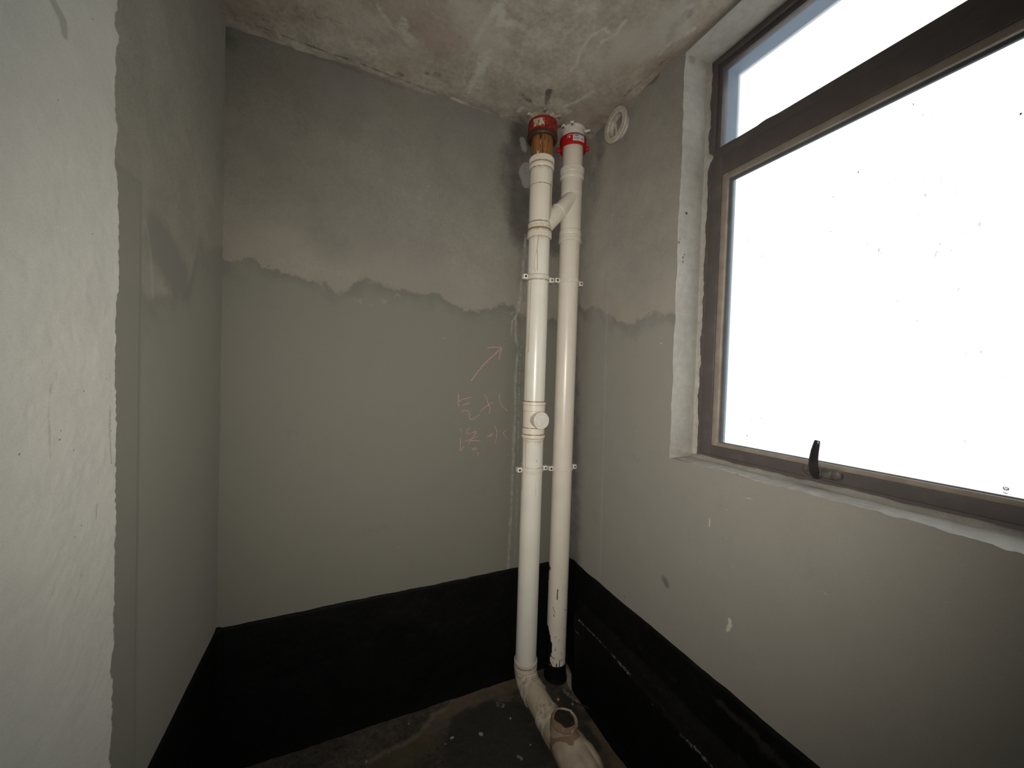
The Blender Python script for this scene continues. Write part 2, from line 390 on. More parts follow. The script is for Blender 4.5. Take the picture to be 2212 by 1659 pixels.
# pink chalk writing on the back wall (flat marks on the render)
O3, S3 = (950, 720), .211
def ribbon_mesh(bm, pts, w, ax, val, off):
    P = [np.array(p) for p in pts]; Q = []
    for a, b in zip(P[:-1], P[1:]):
        n = max(2, int(np.linalg.norm(b - a) / .004))
        for i in range(n): Q.append(a + (b - a) * i / n)
    Q.append(P[-1]); Q = np.array(Q)
    for _ in range(2): Q[1:-1] = (Q[:-2] + 2 * Q[1:-1] + Q[2:]) / 4
    nrm = np.zeros(3); nrm[ax] = 1; prev = None
    for i in range(len(Q)):
        t = Q[min(i + 1, len(Q) - 1)] - Q[max(i - 1, 0)]; t = t / (np.linalg.norm(t) + 1e-9); s = np.cross(t, nrm)
        ww = w * (.55 + .6 * float(fbm(np.array(i * .37), np.array(len(Q) * .9), 1.0, 5))) * (.6 if i in (0, len(Q) - 1) else 1)
        p = Q[i].copy(); p[ax] = val + off
        a = bm.verts.new(p + s * ww / 2); b = bm.verts.new(p - s * ww / 2)
        if prev: bm.faces.new((prev[0], a, b, prev[1]))
        prev = (a, b)
def chalk_glyph(name, label, strokes_, w):
    bm = bmesh.new()
    for k, s in enumerate(strokes_): ribbon_mesh(bm, Bl(s, O3, S3), w * 1.05, 1, D, -.0042 - .0003 * k)
    return tag(bm_obj(name, bm, M_chalk, wall_back), label)
chalk_glyph('chalk_arrow', 'pink chalk arrow pointing up towards the pipes', [[(315, 490), (400, 372), (480, 285), (560, 212), (632, 148)], [(482, 152), (520, 144), (575, 143), (634, 148)], [(632, 148), (614, 200), (602, 272)]], .0068)
chalk_glyph('chalk_character', 'pink chalk character 气', [[(182, 620), (192, 655), (184, 710)], [(180, 706), (235, 672), (322, 655)], [(183, 712), (192, 748)], [(228, 737), (265, 722), (312, 712)],
    [(206, 812), (240, 790), (285, 790), (301, 822), (297, 866), (312, 885), (345, 874), (405, 830)]], .0052)
chalk_glyph('chalk_character', 'pink chalk character 孔', [[(440, 628), (474, 640), (478, 680), (490, 718)], [(410, 797), (470, 748), (538, 703)], [(488, 712), (512, 765), (500, 826)], [(607, 618), (603, 672), (628, 742), (692, 796)]], .0052)
chalk_glyph('chalk_character', 'pink chalk character 渗', [[(203, 972), (216, 1006)], [(206, 1065), (212, 1110), (198, 1198), (216, 1200), (240, 1155)], [(304, 962), (272, 1000), (278, 1032), (330, 1015), (380, 1000), (362, 1026), (325, 1070), (288, 1128)],
    [(250, 1106), (330, 1078), (385, 1050)], [(300, 1100), (355, 1096), (412, 1100)], [(318, 1187), (372, 1168), (372, 1188), (330, 1190)], [(368, 1218), (400, 1222), (380, 1256)]], .0050)
chalk_glyph('chalk_character', 'pink chalk character 水', [[(478, 1060), (520, 1030), (546, 1020), (520, 1050), (482, 1062)], [(553, 938), (582, 1000), (576, 1070), (562, 1126)], [(686, 985), (650, 1012), (640, 1018)], [(640, 1014), (662, 1050), (692, 1082)]], .0052)

# ---------------------------------------------------------------- wall_left with its white putty skim
def left_xyz(u, v):
    st = sstep(1.109, 1.1, u) * sstep(1.95 + .02, 1.95 - .02, v + wob(u, v, 6, .05, 9))
    return L + .0018 * st + wob(u, v, 2.2, .004, 5), u, v
Ll = lambda pts, o=(0, 0), s=1.0: line(0, L, pts, o, s)
lb = np.array(Ll([(300, 610), (315, 640), (350, 640), (385, 633), (412, 600), (432, 510), (440, 545), (475, 530)]))
lb = lb[np.argsort(lb[:, 1])]
wall_left = grid('wall_left', np.arange(YR, D + .014, STEP), zs_all, left_xyz, M_left, flip=True, attrs={
    'wet': lambda P, U, V: np.maximum(np.interp(U, lb[:, 1], lb[:, 2]) - V, .03 - seg_dist(P, Ll([(340, 520), (365, 560), (385, 600)])) * .9 + .03) * sstep(.9, 1.2, U) - .02 * (U < 1.0),
    'fringe': lambda P, U, V: (U > 1.11) * np.exp(-np.maximum(np.interp(U, lb[:, 1], lb[:, 2]) - V, 0) / .12) * (.4 + .8 * fbm(U, V, 11, 35)) + strokes(P, [(Ll([(340, 520), (372, 560), (400, 600)]), .02, .06, .55), (Ll([(345, 634), (380, 632)]), .004, .015, .9)]),
    'strip': lambda P, U, V: sstep(1.108, 1.102, U) * sstep(1.97, 1.93, V + wob(U, V, 6, .05, 9)),
    'band': lambda P, U, V: sstep(1.58, 1.7, V) * (1 - sstep(1.75, 2.1, V)),
    'pale': lambda P, U, V: strokes(P, [(Ll([(311, 478), (318, 500), (325, 560), (330, 640)]), .004, .01, .7), (Ll([(485, 50), (480, 600), (470, 1340)]), .0, .006, .55), (Ll([(304, 480), (301, 900)]), .0, .004, .5)])})
tag(wall_left, kind='structure')
Sl = lambda pts, o=(0, 0), s=1.0: line(0, L + .0085, pts, o, s)
edge_px = [(262, -60), (258, 0), (255, 8), (250, 35), (249, 60), (256, 76), (257, 90), (250, 112), (252, 150), (249, 185), (251, 230), (253, 262), (257, 283), (253, 310), (250, 350), (254, 390), (257, 430), (257, 520), (258, 600),
           (253, 655), (252, 730), (250, 800), (251, 850), (252, 930), (250, 1010), (251, 1100), (248, 1190), (247, 1300), (246, 1400), (240, 1436), (243, 1480), (243, 1560), (241, 1600), (237, 1640), (239, 1659)]
ed = np.array(Sl(edge_px)); ed = ed[np.argsort(ed[:, 2])]
def put_edge(v): return np.interp(v, ed[:, 2], ed[:, 1]) + wob(v * 0, v, 30, .006, 12) + wob(v * 0, v, 110, .009, 14) + wob(v * 0, v, 150, .006, 16)
def putty(u, v):      # u 0..1 across; the last columns fold back to the wall
    e = put_edge(v); y = YR + (e - YR) * np.minimum(u, 1.0)
    x = L + .0085 + wob(y, v, 5, .003, 21) + .0012 * fbm(y, v, 60, 23) - (u > 1.0) * .0085
    return x, y, v
o_ = (0, 0)
dots = [(Sl([p]), r * .45, .0017, .9) for p, r in [((43, 982), .0035), ((118, 905), .0016), ((129, 949), .0028), ((155, 832), .0016), ((181, 845), .0014), ((160, 972), .0018), ((58, 1014), .0013), ((111, 1068), .0018), ((176, 1136), .0030), ((161, 1161), .0020),
        ((176, 1243), .0024), ((211, 1044), .0016), ((215, 1028), .0013), ((219, 1008), .0015), ((183, 1373), .0018), ((204, 1455), .0022), ((206, 1471), .0018), ((192, 950), .0010), ((169, 40), .0018), ((200, 42), .0022), ((189, 50), .0015), ((57, 150), .0018),
        ((126, 217), .0015), ((193, 372), .0015), ((230, 818), .0014), ((216, 868), .0016), ((147, 1205), .0012), ((132, 930), .0013), ((241, 876), .0022), ((242, 890), .0016), ((239, 915), .0015), ((240, 930), .0013), ((199, 506), .0018), ((197, 596), .0015)]]
smears = [(Sl([(115, 5), (122, 20), (136, 45), (138, 70)]), .003, .012, 1.2), (Sl([(110, 830), (104, 880), (108, 960), (110, 990)]), .001, .006, .7), (Sl([(208, 1090), (207, 1120)]), .001, .005, .8),
          (Sl([(238, 880), (237, 940), (240, 1000)]), .001, .005, .9), (Sl([(120, 1250), (110, 1285)]), .001, .008, .5), (Sl([(0, 520), (60, 600)]), .0, .03, .35), (Sl([(20, 330), (90, 420)]), .0, .03, .35)]
skim = grid('plaster_skim', np.concatenate([np.arange(0, .76, .02), np.arange(.76, .999, .0016), [1.0, 1.0015]]), np.arange(0, ZC + .012, .0034), putty, M_white, wall_left, flip=True, attrs={
    'dot': lambda P, U, V: strokes(P, dots), 'smear': lambda P, U, V: strokes(P, smears)})
tag(skim, 'white putty skim coat with a ragged vertical edge')

# ---------------------------------------------------------------- wall_right with the window opening
YO, ZS, ZH = 1.045, -.293 + H, 1.235 + H            # opening far edge, sill, head
YN = -.40
Rl = lambda pts, o=(0, 0), s=1.0: line(0, W, pts, o, s)
def near(v, c, w): return np.clip(1 - np.abs(v - c) / w, 0, 1)
def right_xyz(u, v):
    sill = near(v, ZS, .03) * (u < YO + .02) * (wob(u, u * 0, 5, .012, 41) + wob(u, u * 0, 60, .007, 42))
    jb = near(u, YO, .02) * (v > ZS - .03) * (wob(v, v * 0, 14, .010, 43) + wob(v, v * 0, 60, .003, 44))
    return W + wob(u, v, 2.2, .004, 6), u + jb, v + sill
rb = np.array(Rl([(1236, 640), (1262, 668), (1285, 660), (1300, 672), (1330, 688), (1360, 700), (1385, 690), (1410, 678), (1450, 676), (1480, 690)]))[::-1]
def rbz(u): return np.interp(u, rb[:, 1], rb[:, 2])
rd = [(Rl([(1300, 250), (1296, 330)]), .01, .07, .8), (Rl([(1350, 215), (1385, 185), (1420, 165)]), .0, .035, 1.0), (Rl([(1405, 180), (1415, 176)]), .0, .015, .9),  # soft dark strokes round the vent and down the corner, plus small low spots
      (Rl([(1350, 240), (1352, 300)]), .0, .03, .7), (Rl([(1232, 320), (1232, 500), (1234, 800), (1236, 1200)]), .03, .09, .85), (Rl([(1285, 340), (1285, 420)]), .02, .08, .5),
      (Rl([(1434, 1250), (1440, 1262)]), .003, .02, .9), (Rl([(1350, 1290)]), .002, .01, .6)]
rp = [(Rl([(1328, 310), (1326, 400), (1320, 520), (1313, 640), (1309, 760), (1305, 900), (1300, 1080), (1297, 1240)]), .004, .008, .75), (Rl([(1480, 120), (1462, 400)]), .0, .006, .4),
      (Rl([(1600, 1040), (1590, 1140), (1580, 1260)]), .0, .05, .3), (Rl([(1420, 1030), (1440, 1160)]), .0, .05, .25)]
rs = [(Rl([(1576, 1338), (1578, 1350), (1571, 1362)]), .003, .007, 1.0), (Rl([(1532, 1120), (1532, 1138)]), .0015, .005, .8), (Rl([(1609, 1074), (1632, 1078)]), .001, .004, .7), (Rl([(1510, 1210), (1513, 1222)]), .0, .004, .8),
      (Rl([(1382, 733), (1386, 750)]), .0, .004, .8), (Rl([(1418, 740), (1440, 744)]), .0, .003, .8), (Rl([(1616, 1226), (1622, 1227)]), .0, .004, .7), (Rl([(1780, 1281), (1795, 1283)]), .0, .004, .7),
      (Rl([(1570, 1100), (1575, 1112)]), .0, .003, .7), (Rl([(1672, 1341)]), .002, .004, .7)]
usR = np.concatenate([np.arange(YR, YN, .02), np.linspace(YN, YO, 223), np.arange(YO + STEP, D + .014, STEP)])
vsR = np.concatenate([np.arange(0, ZS - .003, STEP), np.linspace(ZS, ZH, 236), np.arange(ZH + .005, ZC + .012, .006)])
wall_right = grid('wall_right', usR, vsR, right_xyz, M_right, keep=lambda u, v: ~((u > YN) & (u < YO) & (v > ZS) & (v < ZH)), attrs={
    'wet': lambda P, U, V: (rbz(U) - V), 'fringe': lambda P, U, V: np.exp(-np.maximum(rbz(U) - V, 0) / (.03 + .09 * fbm(U, V * 0, 7, 47))) * (.45 + .9 * fbm(U, V, 11, 49)), 'band': lambda P, U, V: sstep(-.02, .02, V - rbz(U)) * (1 - sstep(.03, .30, V - rbz(U))) * (.5 + .6 * fbm(U, V, 4, 33)),
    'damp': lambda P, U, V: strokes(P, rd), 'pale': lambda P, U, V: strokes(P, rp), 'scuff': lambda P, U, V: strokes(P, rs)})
tag(wall_right, kind='structure')
XE = W + .132                                      # where the reveal meets the frame
# far jamb: lighter plaster, its inner lip runs raggedly over the frame
def jamb(u, v):
    x = W + (XE - W) * np.minimum(u, 1.0)
    y = YO + wob(v, v * 0, 14, .010, 43) * (1 - np.minimum(u, 1)) + wob(v, v * 0, 60, .003, 44) * (1 - np.minimum(u, 1)) + wob(x, v, 12, .004, 51) * 1.0
    lip = (u > .97) * (.005 + .011 * fbm(v * 0, v, 22, 55) + .006 * fbm(v * 0, v, 70, 56)) + (u > .97) * .022 * np.exp(-((v - (.865 + H)) / .018) ** 2)
    return x, y - lip, v
Jl = lambda pts: [on(1, YO, *p) for p in pts]
wj = grid('window_jamb', np.concatenate([np.linspace(0, .95, 22), [.975, 1.0]]), np.arange(ZS - .004, ZH + .006, .005), jamb, M_reveal, wall_right, attrs={
    'dot': lambda P, U, V: strokes(P, [(Jl([(1482, 459), (1484, 461)]), .0035, .002, 1), (Jl([(1468, 500), (1471, 512), (1467, 524)]), .0012, .002, 1), (Jl([(1480, 545), (1474, 560), (1476, 570)]), .0012, .002, .9), (Jl([(1494, 113), (1497, 118)]), .004, .004, .7)]),
    'dirt': lambda P, U, V: strokes(P, [(Jl([(1500, 110), (1494, 130)]), .01, .02, .8), (Jl([(1455, 975), (1490, 985)]), .005, .02, .8)]) + .6 * sstep(.85, 1, U)})
tag(wj, 'pale plastered window jamb with small dark marks', kind=None)
def sill(u, v):       # u along Y, v 0..1 from wall face to frame
    z = ZS + (1 - np.minimum(v, 1)) * (wob(u, u * 0, 5, .012, 41) + wob(u, u * 0, 60, .007, 42)) + wob(u, v, 14, .006, 61)
    x = W + (XE - .004 - W) * v
    z = z + (v > .93) * (.004 + .010 * fbm(u, u * 0, 16, 65))
    return x, u, z
ws = grid('window_sill', np.linspace(YN, YO + .004, 290), np.linspace(0, 1, 16), sill, M_reveal, wall_right, flip=False, attrs={
    'dot': lambda P, U, V: 0 * U, 'dirt': lambda P, U, V: .75 * sstep(.6, 1, V) * fbm(U, V, 6, 63) + .3 * fbm(U, V, 12, 66)})
wh = grid('window_head', np.linspace(YN, YO + .004, 120), np.linspace(0, 1, 12), lambda u, v: (W + (XE - W) * v, u, ZH + wob(u, v, 6, .004, 71)), M_reveal, wall_right, attrs={
    'dot': lambda P, U, V: 0 * U, 'dirt': lambda P, U, V: .6 * fbm(U, V, 6, 73)})
wn = grid('window_jamb', np.linspace(0, 1, 10), np.linspace(ZS, ZH, 60), lambda u, v: (W + (XE - W) * u, YN + 0 * u, v), M_reveal, wall_right, attrs={'dot': lambda P, U, V: 0 * U, 'dirt': lambda P, U, V: 0 * U})
# outside of the opening: the render beyond the frame
ext = plain('outside_render', (.22, .27, .34), .9, .2, .1, 10)
X2 = W + .175; X3 = W + .245
bm = bmesh.new()
for a, b in (((X2, .997, ZS - .1), (X3, 1.3, ZH + .2)), ((X2, YN - .2, ZS - .1), (X3, YN + .03, ZH + .2)), ((X2, YN - .2, 1.203 + H), (X3, 1.3, ZH + .2)), ((X2, YN - .2, ZS - .2), (X3, 1.3, ZS + .02))): add_box(bm, a, b)
oe = bm_obj('outer_reveal', bm, ext, wall_right)

# ---------------------------------------------------------------- ceiling, floor, rear wall
CO, CS = (480, 0), .4611
Cl = lambda pts, o=CO, s=CS: line(2, ZC, pts, o, s)
c_pale = [(Cl([(730, 20), (760, 80), (800, 130), (850, 150)]), .003, .018, .7), (Cl([(850, 100), (850, 150), (885, 190)]), .01, .03, .75), (Cl([(1320, 0), (1270, 60), (1220, 130), (1190, 190)]), .004, .022, .95), (Cl([(1310, 50), (1300, 110), (1365, 105)]), .006, .018, .9),
          (Cl([(1255, 235), (1205, 262)]), .004, .012, .9), (Cl([(1245, 270), (1200, 340), (1150, 430)]), .004, .025, .9), (Cl([(1215, 300), (1200, 400)]), .012, .02, .7),
          (Cl([(1660, 300), (1680, 230), (1730, 165), (1790, 130), (1810, 150)]), .003, .009, 1.0), (Cl([(1890, 95), (1840, 160), (1780, 192)]), .003, .010, 1.0), (Cl([(1650, 305), (1632, 330)]), .002, .008, .8),
          (Cl([(1735, 430), (1680, 465), (1630, 490), (1580, 500)]), .004, .012, 1.0), (Cl([(1080, 465), (1150, 500), (1260, 540)]), .006, .016, .9), (Cl([(2212, 130), (2100, 200), (2040, 260)]), .004, .012, .9),
          (line(2, ZC, [(1165, 235), (1150, 245)]), .01, .02, .8), (line(2, ZC, [(1200, 230), (1230, 240)]), .006, .02, .7), (line(2, ZC, [(1120, 240), (1130, 232)]), .006, .015, .8)]
c_sheet = [(Cl([(600, 60), (780, 180), (900, 240)]), .02, .12, .6), (Cl([(1150, 60), (1250, 200)]), .03, .12, .75), (Cl([(1900, 200), (2000, 200), (2100, 120)]), .03, .12, .9), (Cl([(1700, 250), (1800, 330)]), .02, .10, .7), (Cl([(480, 130), (560, 220)]), .02, .08, .5)]
c_dark = [(Cl([(1530, 425), (1520, 470), (1530, 500)]), .006, .02, .95), (Cl([(1395, 440), (1430, 465), (1460, 475)]), .004, .016, .7), (Cl([(40, 85), (250, 150), (450, 225), (650, 300), (850, 375), (1000, 430)]), .0, .013, .75),
          (Cl([(820, 345), (840, 350)]), .006, .02, .6), (Cl([(960, 340), (1010, 350)]), .006, .025, .55), (Cl([(1110, 165), (1112, 180)]), .001, .005, .8), (Cl([(2180, 60), (2110, 130), (2090, 210)]), .006, .03, .75), (Cl([(1880, 450), (1990, 360), (2100, 260)]), .0, .012, .6),
          (Cl([(100, 100), (400, 60)]), .01, .10, .4), (Cl([(1500, 60), (1620, 130)]), .0, .08, .35), (Cl([(880, 130), (960, 90)]), .0, .06, .35), (Cl([(1370, 90), (1400, 200)]), .0, .06, .35), (line(2, ZC, [(1200, 260), (1215, 270)]), .01, .02, .8)]
AX_, AY_ = .8385, 1.600
def ceil_xyz(u, v):
    e = np.exp(-(D - v) / .05) + np.exp(-(W - u) / .06) * .9
    return u, v, ZC + e * (wob(u, v, 7, .022, 81) + wob(u, v, 30, .010, 83)) + wob(u, v, 3, .006, 82) - .002 - .020 * sstep(.13, .075, np.hypot(u - AX_, v - AY_))
ceiling = grid('ceiling', np.arange(L - .02, W + .02, .0065), np.concatenate([np.arange(YR, .2, .03), np.arange(.2, D + .02, .0065)]), ceil_xyz, M_ceil, flip=True, attrs={
    'pale': lambda P, U, V: strokes(P, c_pale), 'dark': lambda P, U, V: strokes(P, c_dark), 'sheet': lambda P, U, V: strokes(P, c_sheet)})
tag(ceiling, kind='structure')
ZF = .010
FO, FS = (700, 1300), .3165
Fl = lambda pts, o=FO, s=FS: line(2, ZF, pts, o, s)
f_silt = [(Fl([(1300, 490), (1200, 520), (1060, 560), (960, 600), (880, 670), (820, 730)]), .0, .020, .75), (Fl([(820, 730), (740, 770), (700, 830), (640, 900), (560, 950), (430, 1010), (330, 1060)]), .0, .028, .85), (Fl([(1640, 430), (1690, 530), (1760, 640)]), .01, .02, .7)]
f_brown = [(Fl([(1280, 540), (1180, 580), (1080, 620), (960, 700), (880, 760)]), .03, .05, .9), (Fl([(880, 760), (780, 800), (700, 880)]), .02, .05, .75), (Fl([(1650, 450), (1720, 600), (1850, 780), (1950, 920), (2020, 1060)]), .03, .05, 1.0), (Fl([(1230, 640), (1200, 680)]), .02, .04, .7)]
f_olive = [(Fl([(650, 960), (500, 1060), (380, 1120)]), .03, .06, .9), (Fl([(800, 860), (700, 1000)]), .02, .05, .6), (Fl([(1900, 1000), (1880, 1100)]), .02, .05, .7)]
f_wet = [(Fl([(1300, 780), (1100, 780), (980, 850), (950, 1000), (1050, 1120), (1300, 1120)]), .06, .05, 1.0), (Fl([(1150, 900), (1350, 1000)]), .10, .05, 1.0), (Fl([(1650, 620), (1720, 760), (1800, 760)]), .02, .03, .9), (Fl([(1790, 860), (1850, 960)]), .012, .03, .8)]
f_mort = [(Fl([(1655, 470), (1690, 560), (1720, 600)]), .008, .02, 1.0), (Fl([(1190, 690), (1225, 700)]), .004, .02, .6), (Fl([(1330, 1040), (1345, 1055)]), .003, .012, .7), (Fl([(1640, 590), (1760, 700)]), .004, .02, .55)]
def floor_xyz(u, v):
    e = np.exp(-(D - v) / .06) * .012
    return u, v, e + wob(u, v, 8, .008, 91) + wob(u, v, 40, .004, 92)
floor = grid('floor', np.arange(L - .02, W + .02, .0065), np.concatenate([np.arange(YR, .5, .03), np.arange(.5, D + .02, .0065)]), floor_xyz, M_floor, attrs={
    'silt': lambda P, U, V: strokes(P * [1, 1, 0] + [0, 0, ZF], f_silt), 'brown': lambda P, U, V: strokes(P * [1, 1, 0] + [0, 0, ZF], f_brown), 'olive': lambda P, U, V: strokes(P * [1, 1, 0] + [0, 0, ZF], f_olive),
    'wet': lambda P, U, V: strokes(P * [1, 1, 0] + [0, 0, ZF], f_wet), 'mortar': lambda P, U, V: strokes(P * [1, 1, 0] + [0, 0, ZF], f_mort)})
tag(floor, kind='structure')
M_rear = surf('cement_render_rear', (.20, .19, .165))
tag(box('wall_rear', (L - .1, YR - .1, 0), (W + .1, YR, ZC), M_rear, bevel=0), kind='structure')

# ---------------------------------------------------------------- waterproofing membrane coated on the foot of each wall, not a baseboard
MT = -.9845 + H
def mem_top(u, seed): return wob(u, u * 0, 5, .012, seed) + wob(u, u * 0, 22, .004, seed + 1)
def prof_interp(prof):
    d = np.concatenate([[0], np.cumsum([math.hypot(b[0] - a[0], b[1] - a[1]) for a, b in zip(prof[:-1], prof[1:])])])
    q = np.array(prof); return d, q
def mem_strip(name, us, prof, place, seed, attrs):
    """prof(u) list of (out from wall, height) drawn down to the floor"""
    U = np.asarray(us); rows = []
    n = 90
    for u in U:
        d, q = prof_interp(prof(u)); s = np.linspace(0, d[-1], n - 2); o = np.interp(s, d, q[:, 0]); h = np.interp(s, d, q[:, 1])
        rows.append(np.stack([np.concatenate([[-.004], o, [o[-1] + .001]]), np.concatenate([[h[0] - .001], h, [-.01]])], -1))
    R_ = np.array(rows)
    def fn(a, b):
        i = np.clip(np.searchsorted(U, a), 0, len(U) - 1); j = b.astype(int); o = R_[i, j, 0]; h = R_[i, j, 1]
        o = o + (j > 0) * (wob(a, h, 9, .010, seed + 3) + wob(a, h, 34, .004, seed + 4)) * sstep(0, .10, MT + .02 - h)
        return place(a, o, h)
    return grid(name, U, np.arange(n).astype(float), fn, M_mem, attrs=attrs)
def pb(u):
    t = MT + float(mem_top(np.array(u), 101)); return [(.004, t), (.009, t - .006), (.011, .35), (.013, .10), (.016, .04), (.022, .010)]
mb = mem_strip('membrane_back', np.arange(L, W + .003, .007), pb, lambda u, o, h: (u, D - o, h), 100, {
    'ridge': lambda P, U, V: strokes(P, [(Bl([(480, 1362), (700, 1315), (1000, 1250)]), .0, .01, .6), (Bl([(640, 1610), (760, 1565), (900, 1520), (1050, 1475)]), .0, .02, .8), (Bl([(560, 1360), (600, 1365)]), .0, .012, .8), (Bl([(1075, 1272), (1100, 1280)]), .0, .012, .6)]) + .18 * fbm(U, V * .02, 9, 77),
    'scrape': lambda P, U, V: strokes(P, [(Bl([(706, 1462), (720, 1459), (735, 1454)]), .0016, .003, 1.0), (Bl([(1100, 1268)]), .001, .003, .8), (Bl([(1166, 1388)]), .002, .003, .9), (Bl([(835, 1420)]), .0015, .003, .7), (Bl([(888, 1436), (893, 1437)]), .001, .003, .7)])})
tag(mb, 'black waterproofing strip along the foot of the back wall behind the pipes', 'waterproofing', kind='structure')
def prr(u):
    k = float(sstep(1.64, 1.50, u)); t = MT + float(mem_top(np.array(u), 111)) + .006 * math.exp(-((u - 1.66) / .03) ** 2)
    lz = -1.187 + H + float(wob(np.array(u), np.array(0.), 7, .012, 115)); lo = .012 + .066 * k
    return [(.005, t), (.011, t - .008), (.012, lz + .035), (.010 + .03 * k, lz + .014), (lo - .004, lz + .004), (lo, lz - .006), (lo - .004, .20), (lo - .008, .04), (lo + .004, .008)]
XL = W - .076
edge = line(0, XL, [(1250, 1340), (1275, 1365), (1300, 1391), (1330, 1424), (1360, 1458)]); edge2 = line(0, XL, [(1388, 1495), (1415, 1525), (1440, 1548)]); edge3 = line(0, XL, [(1462, 1577), (1490, 1606), (1505, 1620), (1540, 1659)])
mr = mem_strip('membrane_right', np.arange(YR, D + .003, .008), prr, lambda u, o, h: (W - o, u, h), 110, {
    'ridge': lambda P, U, V: strokes(P, [(Rl([(1330, 1300), (1370, 1345), (1415, 1390)]), .0, .010, .9), (Rl([(1400, 1415), (1440, 1430)]), .0, .008, .8), (Rl([(1650, 1610), (1700, 1650)]), .004, .03, .8), (Rl([(1560, 1520), (1640, 1590)]), .0, .03, .7)]) + .5 * (P[:, 2] > .355) * fbm(U, V * .05, 8, 79),
    'scrape': lambda P, U, V: strokes(P, [(edge, .002, .010, .68), (edge2, .001, .008, .62), (edge3, .002, .010, .68), (line(0, XL, [(1243, 1363), (1252, 1374)]), .002, .006, .7)])})
tag(mr, 'black waterproofing strip with a scraped ledge below the window', 'waterproofing', kind='structure')
def plf(u):
    t = MT + float(mem_top(np.array(u), 121)) * .5 + .006 * math.exp(-((u - 1.695) / .012) ** 2); k = math.exp(-((u - 1.695) / .014) ** 2) * .014
    return [(.004, t), (.008 + k, t - .005), (.010 + k, .30), (.012 + k * .5, .06), (.022, .025), (.05, .010)]
ml = mem_strip('membrane_left', np.concatenate([np.arange(YR, 1.6, .02), np.arange(1.6, D + .002, .004)]), plf, lambda u, o, h: (L + o, u, h), 120, {
    'ridge': lambda P, U, V: .35 * fbm(U, V * .05, 8, 80), 'scrape': lambda P, U, V: 0 * U})
tag(ml, 'black waterproofing strip along the foot of the left wall', 'waterproofing', kind='structure')

# ---------------------------------------------------------------- window_1
win = empty('window_1', (W + .13, .32, ZS)); tag(win, kind='structure')
FX = W + .13
def zz(z): return z + H
def ringframe(name, x0, x1, y0, y1, z0, z1, wl, wr, wb, wt, m, parent, bev=.002):
    bm = bmesh.new()
    add_box(bm, (x0, y1 - wl, z0), (x1, y1, z1), bev); add_box(bm, (x0, y0, z0), (x1, y0 + wr, z1), bev)
    add_box(bm, (x0 + .0005, y0 + wr - .002, z0), (x1, y1 - wl + .002, z0 + wb), bev); add_box(bm, (x0 + .0005, y0 + wr - .002, z1 - wt), (x1, y1 - wl + .002, z1), bev)
    return bm_obj(name, bm, m, parent)
ringframe('frame', FX, FX + .045, YN + .002, 1.040, zz(-.303), zz(1.238), .030, .04, .030, .024, M_frame, win)
# inner lip of the fixed light and of the lower opening
bm = bmesh.new()
add_box(bm, (FX + .012, .993, zz(.885)), (FX + .04, 1.012, zz(1.22)), .001); add_box(bm, (FX + .0135, YN + .03, zz(1.195)), (FX + .039, .9945, zz(1.217)), .001)
bm_obj('frame_lip', bm, M_frame, win)
box('transom', (FX - .001, YN + .03, zz(.842)), (FX + .045, 1.012, zz(.886)), M_frame, win)
# wavy sealant on top of the transom against the upper pane
def seal(u, v):
    zt = zz(.886) + .003 + .008 * (.5 + .5 * np.sin(u * 46 + 3 * fbm(u, u * 0, 4, 5))) * fbm(u, u * 0, 7, 131) + .003 * fbm(u, u * 0, 25, 133)
    j = v
    x = np.where(j < .5, FX + .006, np.where(j < 1.5, FX + .008, np.where(j < 2.5, FX + .016, FX + .0165))); z = np.where(j < .5, zz(.885), np.where(j < 1.5, zt - .002, np.where(j < 2.5, zt, zz(.885))))
    return x, u, z
grid('sealant_bead', np.arange(YN + .03, .994, .006), np.arange(4.), seal, M_seal, win)
SY1, SZ0, SZ1 = 1.010, zz(-.272), zz(.8435)
sash = ringframe('sash', FX - .010, FX + .03, YN + .03, SY1, SZ0, SZ1, .044, .044, .036, .068, M_frame, win)
def bead(name, x0, x1, ya, yb, za, zb, w, m, parent, bev):
    return ringframe(name, x0, x1, ya, yb, za, zb, w, w, w * .62, w, m, parent, bev)
bead('glazing_bead', FX - .004, FX + .014, YN + .07, .968, zz(-.238), zz(.7775), .024, M_bead, sash, .003)
bead('gasket', FX + .008, FX + .018, YN + .09, .946, zz(-.228), zz(.756), .012, M_gasket, sash, .002)
box('pane', (FX + .019, YN + .07, zz(-.235)), (FX + .0195, .966, zz(.775)), M_glass, sash, bevel=0)
box('pane', (FX + .022, YN + .03, zz(.87)), (FX + .0225, 1.005, zz(1.215)), M_frost, win, bevel=0)
# small printed mark at the foot of the pane
bm = bmesh.new(); MX = FX + .0185
for s in ([(2167, 1052), (2180, 1053), (2180, 1060), (2168, 1059), (2167, 1052)], [(2168, 1056), (2180, 1057)], [(2166, 1064), (2179, 1066)]):
    ribbon_mesh(bm, line(0, MX, s), .0022, 0, MX, -.0003)
for px_, py_, sx, sy in ((1973, 225, .0011, .0020), (1794, 500, .0012, .0016), (1614, 941, .0018, .0026), (1854, 372, .0012, .0034), (2205, 246, .0016, .0026), (1800, 425, .0010, .0022)):
    p = on(0, MX, px_, py_); vs = [bm.verts.new((MX - .0002, p[1] + sx * math.cos(a), p[2] + sy * math.sin(a))) for a in np.linspace(0, 2 * PI, 9)[:-1]]; bm.faces.new(vs)
bm_obj('glass_mark', bm, plain('grey_etched_print', (.25, .26, .27), .6), sash)
